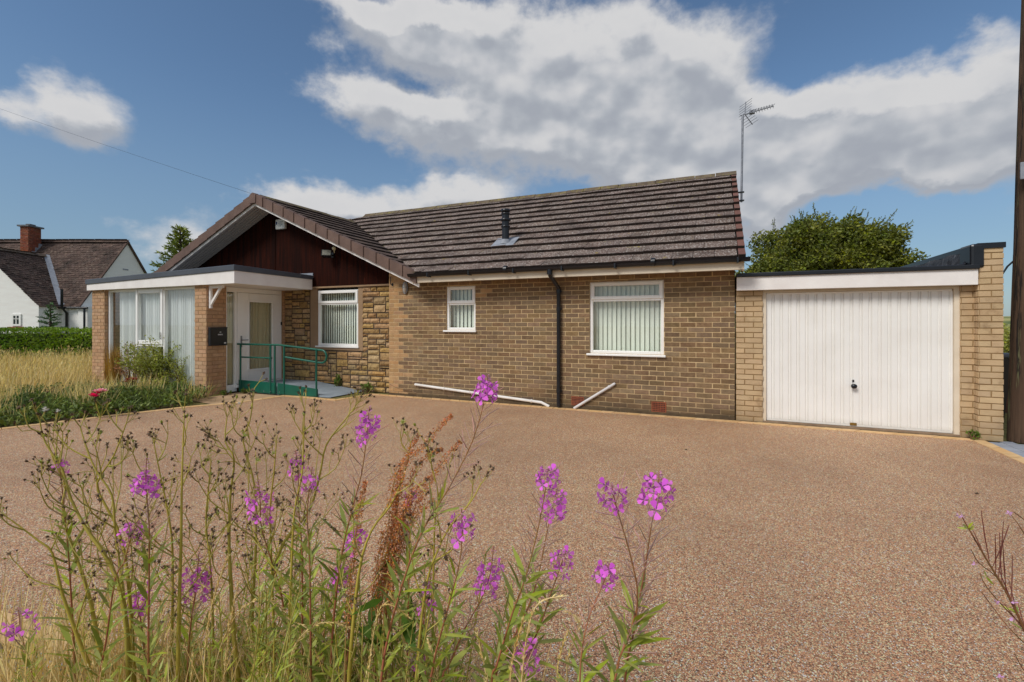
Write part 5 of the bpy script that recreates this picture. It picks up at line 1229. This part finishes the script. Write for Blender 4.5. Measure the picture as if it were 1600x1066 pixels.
def dryplant(px, lab, t=None, r0=.0042, nb=9, spread=1.15, top=.58, dense=.8):
    t = t or tdist(px[0][0])+U(-.05, .12); p = smooth(path(px, t, dt=U(-.12, .12))); L = arcl(p)
    o = thing('seed_head_plant', lab, 'dry weed', p[-1], 'dry seed head plants on the verge')
    r0 *= 1.25; o['n'] = 0; w = MB(); b = MB(); g = MB(); w.tube(p, [.0016+(r0-.0016)*min(1, s/L[-1]*1.8) for s in L], 7)
    def corymb(c_, d, n, ln):
        for _ in range(n):
            dd = (d+rv()*.75+Z_*.25).normalized(); l = ln*U(.5, 1.2); m_ = c_+dd*l*.5+rv()*l*.06; e = m_+(dd+Z_*.35).normalized()*l*.5
            w.tube([c_, m_, e], [.0011, .0009, .0008], 4, cap=False); seedhead(o, b, e, e-m_, U(.8, 1.3))
            if rnd.random() < .45: e2 = m_+(dd+rv()*.8).normalized()*l*.4; w.tube([m_, e2], .0008, 4, cap=False); seedhead(o, b, e2, e2-m_, U(.7, 1.1))
    c_, d = along(p, L, .005); corymb(c_, d, int(5*dense), .06); a = U(0, 6)
    vis = L[-1]*top
    for i in range(nb):
        s = .03+vis*(i+U(0, .6))/nb; c_, d = along(p, L, s); a += 2.4; h = Matrix.Rotation(a, 3, d) @ d.orthogonal().normalized()
        ln = (.07+.30*s)*spread*U(.7, 1.2); dd = (h*U(.6, 1.0)+d*.8+Z_*.1).normalized(); m_ = c_+dd*ln*.5; dd2 = (dd*.6+Z_*.7+rv()*.25).normalized(); e = m_+dd2*ln*.5
        pp = smooth([c_, m_, e], 3); w.tube(pp, [.0024-.0011*k/(len(pp)-1) for k in range(len(pp))], 5, cap=False)
        corymb(e, dd2, int(U(3, 6)*dense), .05)
        for f_ in (.45, .75):
            if rnd.random() < .75: q = pp[0].lerp(pp[-1], f_)*.0+pp[int(f_*(len(pp)-1))]; d3 = (rv()+dd2).normalized(); e3 = q+d3*ln*U(.2, .4); w.tube([q, e3], .0013, 4, cap=False); corymb(e3, d3, int(U(2, 4)*dense), .04)
        if rnd.random() < .5: g.leaf(c_, (h+Z_*.3).normalized(), h.cross(Z_), U(.02, .045), .008, 0, -.006)
    del o['n']; w.build('stem', m_yst, o)
    if b.v: tag(b.build('seed_head_spray', m_head, o), kind='stuff')
    if g.v: g.build('foliage', m_headg, o)
    return o
DP = [
 ([(62, 655), (70, 690), (98, 735), (111, 780), (137, 830), (165, 870), (190, 930), (206, 1066)], 'tall dry plant at the far left on a thick curving olive stem', .0055, 8, 1.0),
 ([(8, 806), (30, 822), (60, 845), (82, 865), (98, 930), (125, 1005), (146, 1066)], 'dry plant leaning hard over to the left edge, low above the gravel', .0048, 5, .8),
 ([(75, 690), (84, 720), (102, 760), (98, 800), (110, 845), (141, 938), (162, 1066)], 'dry plant with upright olive stem inside the leftmost tangle', .0048, 7, .9),
 ([(198, 660), (178, 712), (152, 755), (165, 790), (185, 830), (200, 900), (210, 1066)], 'dry plant with an elbowed stem beside the red stemmed fireweed', .0045, 8, 1.0),
 ([(125, 665), (135, 700), (150, 735), (175, 775), (180, 830), (195, 950), (200, 1066)], 'dry plant with densest dark seed heads in front of the ground cover', .0042, 9, 1.05),
 ([(288, 642), (286, 700), (284, 770), (283, 850), (280, 950), (278, 1066)], 'dry plant with one straight bare upright stem left of the porch path', .0046, 4, .7),
 ([(355, 650), (352, 690), (366, 718), (360, 775), (358, 850), (362, 930), (366, 1000), (373, 1066)], 'tall dry plant with a thick kinked stem and bushy top below the letter box', .0056, 10, .9),
 ([(395, 628), (390, 660), (380, 690), (398, 760), (400, 850), (395, 950), (392, 1066)], 'tall dry plant with yellowish bud heads below the green handrail', .0042, 10, .85),
 ([(476, 638), (474, 690), (472, 740), (460, 800), (455, 900), (448, 1066)], 'thin dry plant standing below the end of the grey ramp', .0034, 6, .7),
 ([(560, 628), (540, 655), (510, 695), (500, 740), (482, 800), (442, 850), (420, 930), (402, 1066)], 'dry plant whose thick stem sweeps up to the right towards the brick corner', .005, 10, .8),
 ([(668, 695), (676, 735), (684, 770), (680, 810), (678, 860), (675, 1066)], 'thin dry plant in front of the dock spikes with greenish heads', .0032, 6, .7),
 ([(752, 755), (735, 785), (705, 820), (685, 858), (665, 920), (650, 1066)], 'dry plant on the right side of the dock leaning to the right', .0036, 6, .75),
 ([(642, 690), (632, 740), (610, 790), (580, 830), (560, 900), (545, 1066)], 'dry plant with an olive stem crossing the rusty dock', .0046, 7, .7),
 ([(240, 690), (250, 740), (262, 800), (270, 870), (268, 1066)], 'dry plant with spreading dead twigs right of the red stemmed fireweed', .0036, 8, .9),
 ([(432, 690), (428, 740), (422, 800), (425, 900), (430, 1066)], 'dry plant hidden behind the wide ragged fireweed head', .0036, 7, .75),
 ([(330, 720), (326, 760), (322, 820), (330, 900), (335, 1066)], 'short dry twiggy plant between the two tallest dry plants', .0034, 9, .85)]
for px, lab, r0, nb, spd in DP: dryplant(px, lab, None, r0, nb, spd*1.15)
# ---- rusty dock
dk = None
def dock(spikes, lab, base_px, t, leaves):
    b0 = at(*base_px, t=t); b0.z = 0; o = thing('dock_plant', lab, 'dock', b0, 'dock plants on the verge'); w = MB(); s_ = MB(); lf = MB()
    for px in spikes:
        p = smooth([at(u, v, t=t+U(-.03, .03)) for u, v in px], 4); L = arcl(p); w.tube(p+[p[-1].lerp(b0, .6), b0], [.0009+.0011*min(1, l/L[-1]) for l in L]+[.0022, .0028], 5)
        n_ = int(L[-1]*2700)
        for i in range(n_):
            s = L[-1]*.9*rnd.random()**1.15; ph = math.sin(s*420)*.5+.5
            if rnd.random() > .35+.65*ph: continue
            c_, d = along(p, L, s); h = Matrix.Rotation(U(0, 6.28), 3, d) @ d.orthogonal().normalized(); r = U(.001, .0125)*min(1, .35+s*6)
            dd = (h+rv()*.8).normalized(); s_.leaf(c_+h*r, dd, rv(), U(.004, .007), U(.003, .0055), 0, 0, 1)
    for (u, v, ln) in leaves:
        lf = MB(); q = at(u, v, t=t-.03); d = (rv()+Z_*.5+RR*U(-.8, .8)).normalized(); lf.leaf(q, d, rv(), ln, ln*.3, 0, -.2*ln, 2); lf.build('leaf', m_dockleaf, o)
    w.build('stem', m_dockst, o); s_.build('seed', m_dock, o)
dock([[(706, 650), (688, 665), (660, 700), (625, 730), (612, 770), (606, 830), (592, 900), (585, 1000)], [(692, 702), (670, 712), (645, 740), (635, 790), (620, 840), (600, 920), (590, 1000)], [(672, 745), (650, 765), (630, 800), (615, 850), (602, 930)], [(655, 680), (640, 705), (628, 740), (618, 790), (610, 850), (596, 940)], [(620, 770), (614, 820), (600, 880), (590, 960)], [(720, 690), (700, 712), (672, 752), (640, 810), (612, 880), (600, 950)], [(626, 735), (622, 790), (612, 860), (604, 940)], [(645, 770), (628, 830), (612, 900), (606, 980)], [(680, 780), (655, 800), (635, 830), (612, 880), (600, 950)], [(598, 830), (590, 880), (580, 940)], [(640, 820), (622, 880), (610, 950)]], 'tall arching rusty brown dock with dense seed spikes', (590, 1060), 1.4, [(575, 985, .14), (615, 1000, .15), (560, 1000, .12), (600, 935, .1), (540, 870, .09), (628, 960, .12), (585, 900, .1), (640, 1010, .13)])
dock([[(571, 752), (563, 790), (556, 830), (555, 860), (548, 920), (540, 1000)]], 'single thin rusty dock spike left of the main dock', (535, 1066), 1.36, [])
# ---- willowherb at the right edge
m_wf = leafmat('pale_pink_flower', (236, 186, 230), (216, 160, 214), .1, .3)
def willow():
    t = 1.12; o = thing('willowherb', 'slender willowherb with thin red pods leaning in from the right edge', 'willowherb', Vector((0, 0, 0)))
    main = path([(1502, 806), (1517, 832), (1546, 882), (1576, 932), (1602, 988), (1630, 1066)], t); o.location = main[-1]; mp = smooth(main)
    st = MB(); st.tube(mp, [.0009+.002*min(1, i/12) for i in range(len(mp))], 6); pd = MB(); lf = MB(); f = MB()
    for px in ([(1517, 858), (1530, 880), (1560, 905), (1588, 955)], [(1531, 895), (1540, 915), (1565, 945), (1598, 978)], [(1534, 925), (1552, 950), (1580, 985), (1612, 1015)], [(1578, 803), (1590, 818), (1608, 850), (1622, 900), (1630, 980)], [(1584, 800), (1600, 812), (1622, 830)], [(1585, 1020), (1598, 1045), (1625, 1075)]):
        p = smooth([at(u, v, t=t+U(-.03, .03)) for u, v in px]); st.tube(p, [.0008+.0008*i/len(p) for i in range(len(p))], 5)
    for (a, b) in (((1546, 878), (1533, 798)), ((1560, 905), (1568, 815)), ((1556, 898), (1555, 835)), ((1550, 888), (1577, 820)), ((1572, 925), (1567, 850)), ((1585, 950), (1560, 888)), ((1540, 872), (1520, 828)), ((1566, 915), (1562, 832)), ((1580, 940), (1582, 868)), ((1590, 960), (1576, 905)), ((1600, 985), (1570, 945)), ((1605, 990), (1590, 940)), ((1612, 1010), (1600, 935)), ((1530, 855), (1521, 838))):
        p0, p1 = at(*a, t=t), at(*b, t=t+U(-.04, .04)); pd.tube([p0, p0.lerp(p1, .5)+rv()*.002, p1], [.0007, .0013, .0007], 5)
    for (u, v) in ((1505, 807), (1498, 806), (1557, 941), (1583, 969), (1524, 882), (1577, 802), (1586, 942), (1564, 1058)):
        c_ = at(u, v, t=t-.01)
        f = MB()
        for k in range(4): a = k*1.57+.4; d = Vector((math.cos(a), .2, math.sin(a)*.7)); f.leaf(c_, d, rv(), .0075, .0055, 0, 0, 1)
        f.build('flower', m_wf, o)
    for (u, v) in ((1512, 826), (1516, 829), (1540, 900), (1590, 960), (1600, 985), (1583, 955), (1606, 1000)):
        c_ = at(u, v, t=t)
        for k in range(3): lf.leaf(c_, (rv()+Z_*.3).normalized(), rv(), U(.015, .03), .006, 0, -.003)
    st.build('stem', M('willowherb_stem', (140, 84, 60), (120, 96, 50), 5, .7), o); pd.build('seed_pod', M('red_pod', (140, 72, 68), (112, 62, 52), 6, .7, island=.2), o); lf.build('foliage', m_fleaf, o)
willow()
# ---- leafy undergrowth and dry grasses: uncountable
def bedpoint(u0, u1, tmin=1.2, tmax=1.9):
    u = U(u0, u1); t = min(U(tmin, tmax), 1.18/max(.3, ray(u, 800).y)); q = at(u, 800, t=t); q.z = 0; return q, u, t
lm = MB(); stm = MB()
for i in range(165):
    q, u, t = bedpoint(*rnd.choice(((330, 720), (330, 720), (330, 740), (-40, 330), (0, 330), (720, 980))))
    h = U(.4, .82) if 330 < u < 740 else U(.2, .55)
    if u > 740: h = U(.25, .55); 
    e = q+Z_*h+RR*U(-.02, .12)*h*2+rv()*.04; pp = smooth([q, q.lerp(e, .5)+rv()*.015, e], 3); L = arcl(pp); stm.tube(pp, [.0028-.0014*k/(len(pp)-1) for k in range(len(pp))], 5, cap=False); a = U(0, 6); s = .02
    while s < L[-1]:
        c_, d = along(pp, L, s); d = -d; a += 2.4; hh = Matrix.Rotation(a, 3, d) @ d.orthogonal().normalized(); ln = U(.045, .09)*(1-.5*s/L[-1]); lm.leaf(c_, (hh*.75+d*U(.4, 1)).normalized(), d.cross(hh), ln, ln*.16, 0, -U(0, .2)*ln); s += U(.009, .016)
for i in range(3300):
    q, u, t = bedpoint(*rnd.choice(((-60, 330), (250, 740), (330, 720), (330, 720), (720, 860)))); z = U(0, .36)*(1 if 250 < u < 740 else .6); q.z = z
    lm.leaf(q, (rv()+Z_*.5).normalized(), rv(), U(.03, .08), U(.008, .02), 0, U(-.015, .01))
o = lm.build('leafy_undergrowth', m_fleaf); tag(o, 'green leafy undergrowth at the feet of the tall weeds', 'undergrowth', kind='stuff')
o = stm.build('undergrowth_stem', m_yst, o)
gm = MB()
def panicle(p, n_, sp=.012):
    L = arcl(p)
    for i in range(n_):
        s = L[-1]*.38*rnd.random(); c_, d = along(p, L, s); dd = (d+rv()*.55).normalized(); gm.leaf(c_+rv()*sp*.35*(s/L[-1]*3), dd, rv(), U(.008, .016), .0034, 0, 0, 1)
for i in range(820):
    q, u, t = bedpoint(*rnd.choice(((-40, 330), (200, 740), (350, 760), (350, 720), (700, 930)))); h = U(.2, .62) if u < 760 else U(.2, .5); d = (Z_+rv()*.3).normalized(); b_ = rv()*.12*h; b_.z = 0
    pp = smooth([q, q+d*h*.5, q+d*h+b_-Z_*.05*h], 3); gm.tube(pp, [.0016-.0009*k/(len(pp)-1) for k in range(len(pp))], 4, cap=False)
    if rnd.random() < .5: panicle(list(reversed(pp)), 34)
for i in range(3300):
    q, u, t = bedpoint(-60, 800); gm.leaf(q, (Z_+rv()*.45).normalized(), rv(), U(.15, .62), U(.004, .008), 0, U(0, .14))
for px in ([(455, 990), (446, 958), (420, 938), (395, 940), (370, 960), (345, 1010), (335, 1066)], [(492, 998), (470, 975), (445, 985), (420, 1010), (400, 1066)], [(556, 986), (522, 973), (490, 978), (460, 1010), (450, 1066)], [(357, 868), (343, 905), (330, 950), (322, 1000), (318, 1066)], [(372, 912), (362, 960), (355, 1010), (350, 1066)], [(610, 930), (622, 955), (630, 1000), (640, 1066)], [(745, 985), (752, 1020), (760, 1066)], [(818, 968), (806, 1010), (797, 1066)], [(888, 985), (876, 1020), (870, 1066)], [(880, 932), (850, 938), (830, 965), (815, 1066)], [(668, 1000), (678, 1030), (684, 1066)], [(690, 985), (680, 1030), (676, 1066)], [(640, 965), (610, 945), (590, 960), (575, 1066)], [(885, 955), (905, 975), (890, 1020), (885, 1066)], [(130, 960), (140, 1000), (150, 1066)], [(270, 985), (262, 1020), (258, 1066)]):
    t = tdist(px[0][0])-.08; p = smooth(path(px, t)); gm.tube(p, [.0012+.0008*min(1, k/12) for k in range(len(p))], 4, cap=False); panicle(p, 170, .016)
tag(gm.build('dry_grass', m_straw), 'dry straw coloured grass stalks and seed heads among the weeds', 'grass', kind='stuff')
# orange flowers and pale stones at the lower left
m_or = leafmat('orange_petal', (240, 150, 30), (228, 122, 20), .15, .3)
for (u, v, lab) in ((46, 1027, 'small orange flower at the lower left, nearer the left edge'), (73, 1046, 'small orange flower at the lower left, right of the other orange one')):
    c_ = at(u, v, t=1.75); b0 = Vector((c_.x, c_.y-.03, 0)); o = thing('orange_flower', lab, 'flower', b0); w = MB(); w.tube([b0, b0.lerp(c_, .6)+RR*.01, c_], .0013, 5); f = MB()
    for k in range(12): a = k*.524; d = Vector((math.cos(a), math.sin(a)*.9-.3, .25+U(0, .3))).normalized(); f.leaf(c_, d, Vector((-math.sin(a), math.cos(a), 0)), .014, .006, 0, 0, 1)
    for k in range(8): w.leaf(b0.lerp(c_, U(.05, .7)), (rv()+Z_*.4).normalized(), rv(), .04, .009)
    w.build('stem', m_fleaf, o); f.build('petal', m_or, o)
m_rock = M('pale_grey_stone', (176, 174, 176), (140, 138, 140), 14, .9, .6, 50)
for (u, v, s, lab) in ((58, 1032, .035, 'pale grey stone at the lower left beside the orange flower'), (90, 1040, .045, 'larger pale grey stone right of the orange flowers'), (20, 1052, .03, 'pale grey stone in the bottom left corner'), (120, 1052, .028, 'small pale grey stone below the leaning dry plant')):
    d = ray(u, v); q = Vector((0, 0, H))+d*((-H+.015)/d.z); bm = bmesh.new(); bmesh.ops.create_icosphere(bm, subdivisions=3, radius=1)
    for e in bm.verts: e.co = Vector((e.co.x*1.2, e.co.y, e.co.z*.6))*(1+.25*noise.noise(e.co*1.3+q*9))*s
    r_k = MB(); r_k.addbm(bm, 0, Matrix.Translation(q)); tag(r_k.build('stone', m_rock), lab, 'stone', 'pale stones on the verge')
# ================================================================ sky and sun
w = bpy.data.worlds.new('World'); sc.world = w; w.use_nodes = True; n = N(w.node_tree)
bg = n.n['Background']; out = n.n['World Output']
SUN_EL, SUN_AZ = R(44), R(205)          # azimuth clockwise from +Y (house axis)
sky = n.new('ShaderNodeTexSky', sky_type='NISHITA'); sky.sun_disc = False; sky.sun_elevation = SUN_EL; sky.sun_rotation = SUN_AZ
sky.air_density = 1.0; sky.dust_density = .6; sky.ozone_density = 3.0
tc = n.new('ShaderNodeTexCoord').outputs['Generated']
sp3 = n.new('ShaderNodeSeparateXYZ'); n.l.new(tc, sp3.inputs[0])
az = n.math('MULTIPLY', n.math('ARCTAN2', sp3.outputs[0], sp3.outputs[1]), 180/math.pi)
el = n.math('MULTIPLY', n.math('ARCSINE', sp3.outputs[2]), 180/math.pi)
def azel(u, v):
    d = ray(u, v).normalized(); return math.degrees(math.atan2(d.x, d.y)), math.degrees(math.asin(d.z))
# cloud banks: centre px, half sizes px, weight (positions surveyed as bearings and elevations)
BL_ = [(800, 70, 290, 78, 1.0), (1030, 105, 150, 62, .85), (640, 50, 100, 45, .6), (660, 188, 150, 48, .85), (575, 150, 70, 34, .5), (860, 190, 160, 75, .9), (1010, 205, 210, 75, .9),
       (1440, 160, 170, 60, 1.0), (1570, 170, 150, 75, .9), (1250, 205, 150, 72, .85), (1120, 200, 110, 70, .5), (1240, 110, 80, 48, -.6), (640, 132, 60, 24, -.5), (1330, 345, 150, 40, -.5), (1430, 235, 170, 50, .8), (1250, 280, 120, 40, .5), (1080, 270, 160, 40, .6), (1560, 50, 60, 35, .42),
       (130, 180, 85, 48, 1.05), (2, 175, 40, 22, .6), (570, 325, 150, 34, .95), (735, 300, 75, 32, .9), (460, 320, 90, 35, .55), (280, 390, 110, 55, .8), (1185, 345, 55, 55, 1.3), (1500, 275, 110, 32, .9), (1150, 300, 120, 30, .5), (560, 5, 200, 16, .38), (60, 140, 90, 60, .25), (1590, 330, 80, 60, .45)]
GRP = bpy.data.node_groups.new('cloud_field', 'ShaderNodeTree')
GRP.interface.new_socket('az', in_out='INPUT', socket_type='NodeSocketFloat'); GRP.interface.new_socket('el', in_out='INPUT', socket_type='NodeSocketFloat')
GRP.interface.new_socket('density', in_out='OUTPUT', socket_type='NodeSocketFloat'); GRP.interface.new_socket('form', in_out='OUTPUT', socket_type='NodeSocketFloat')
g = N(GRP); gi = g.new('NodeGroupInput'); go = g.new('NodeGroupOutput')
A, E = gi.outputs[0], gi.outputs[1]
cv = g.new('ShaderNodeCombineXYZ'); g.l.new(g.math('MULTIPLY', A, .085), cv.inputs[0]); g.l.new(g.math('MULTIPLY', E, .115), cv.inputs[1])
nz = g.noise(cv.outputs[0], 1.5, 10, .58, .0); nzs = g.noise(cv.outputs[0], 2.1, 2.5, .5)
nz2 = g.noise(cv.outputs[0], 5.2, 6, .6, .1)
ww = g.math('MULTIPLY', g.math('SUBTRACT', nz, .5), 6.5); acc = None
wz = g.noise(cv.outputs[0], 1.9, 6, .55); ww2 = g.math('MULTIPLY', g.math('SUBTRACT', wz, .5), 5)
A2 = g.math('ADD', A, ww); E2 = g.math('ADD', E, ww2)
for (u, v, hx_, hy, wt) in BL_:
    a0, e0 = azel(u, v); a1, _ = azel(u+hx_, v); a_1, _ = azel(u-hx_, v); _, e1 = azel(u, v-hy); _, e_1 = azel(u, v+hy)
    sa, se = abs(a1-a_1)/2, abs(e1-e_1)/2
    x = g.math('MULTIPLY', g.math('SUBTRACT', A2, a0), 1/sa); y = g.math('MULTIPLY', g.math('SUBTRACT', E2, e0), 1/se)
    q = g.math('ADD', g.math('MULTIPLY', x, x), g.math('MULTIPLY', y, y))
    f = g.math('MULTIPLY', g.math('EXPONENT', g.math('MULTIPLY', q, -.9)), wt)
    acc = f if acc is None else g.math('ADD', acc, f)
acc = g.math('MINIMUM', acc, 1.15)
# the rest of the sky (behind the photographer) carries broken cloud of its own
away = g.rng(g.math('ABSOLUTE', g.math('ADD', A, 23.5)), 56, 80, 0, 1, True)
acc = g.math('ADD', acc, g.math('MULTIPLY', away, .62))
hi = g.rng(E, 40, 60, 0, .5, True); acc = g.math('ADD', acc, hi)
den = g.math('ADD', acc, g.math('MULTIPLY', g.math('SUBTRACT', nz, .5), .95)); smo = g.math('ADD', acc, g.math('MULTIPLY', g.math('SUBTRACT', nzs, .5), 1.1))
den = g.math('ADD', den, g.math('MULTIPLY', g.math('SUBTRACT', nz2, .5), .5))
g.l.new(den, go.inputs[0]); g.l.new(smo, go.inputs[1])
def field(da, de):
    k = n.new('ShaderNodeGroup'); k.node_tree = GRP; n.l.new(n.math('ADD', az, da), k.inputs[0]); n.l.new(n.math('ADD', el, de), k.inputs[1]); return k.outputs
(d0, f0), (d1, f1) = field(0, 0), field(-.7, 2.0)
alpha = n.rng(d0, .34, .92, 0, 1, True)
lit = n.rng(n.math('ADD', n.math('MULTIPLY', n.math('SUBTRACT', f0, f1), .75), n.math('MULTIPLY', n.math('SUBTRACT', d0, d1), .25)), -.22, .26, 0, 1, True)
thick = n.rng(d0, .6, 1.4, 0, 1, True)
lit2 = n.math('SUBTRACT', n.math('ADD', lit, .12), n.math('MULTIPLY', thick, .22), clamp=True)
CB = float(5.9)
ccol = n.ramp(lit2, [(0, (.42, .45, .51, 1)), (.3, (.50, .53, .58, 1)), (.62, (.62, .635, .67, 1)), (1, (.75, .75, .76, 1))])
csc = n.new('ShaderNodeVectorMath', operation='SCALE'); n.l.new(ccol, csc.inputs[0]); csc.inputs['Scale'].default_value = CB
# clear sky: deeper and bluer than the raw model; grey haze low down
tint = n.mix(1.0, sky.outputs[0], (.66, .725, .735, 1), 'MULTIPLY')
hz_ = n.rng(el, 3, 26, .55, 0, True)
tint = n.mix(hz_, tint, (1.35, 2.0, 2.75, 1))
fin = n.mix(alpha, tint, csc.outputs[0])
n.l.new(fin, bg.inputs[0]); bg.inputs[1].default_value = .1
sun = bpy.data.lights.new('sun', 'SUN'); sun.energy = 1.75; sun.angle = R(20); sun.color = (1, .965, .91)
so_ = bpy.data.objects.new('sun', sun); COL.objects.link(so_)
sd_ = Vector((math.sin(SUN_AZ)*math.cos(SUN_EL), math.cos(SUN_AZ)*math.cos(SUN_EL), math.sin(SUN_EL)))
so_.rotation_euler = sd_.to_track_quat('Z', 'Y').to_euler(); so_.location = (0, -5, 12)
sc.view_settings.view_transform = 'Standard'; sc.view_settings.look = 'None'; sc.view_settings.exposure = .55; sc.view_settings.gamma = 1
sc.cycles.max_bounces = 6; sc.cycles.transparent_max_bounces = 12; sc.cycles.use_denoising = True
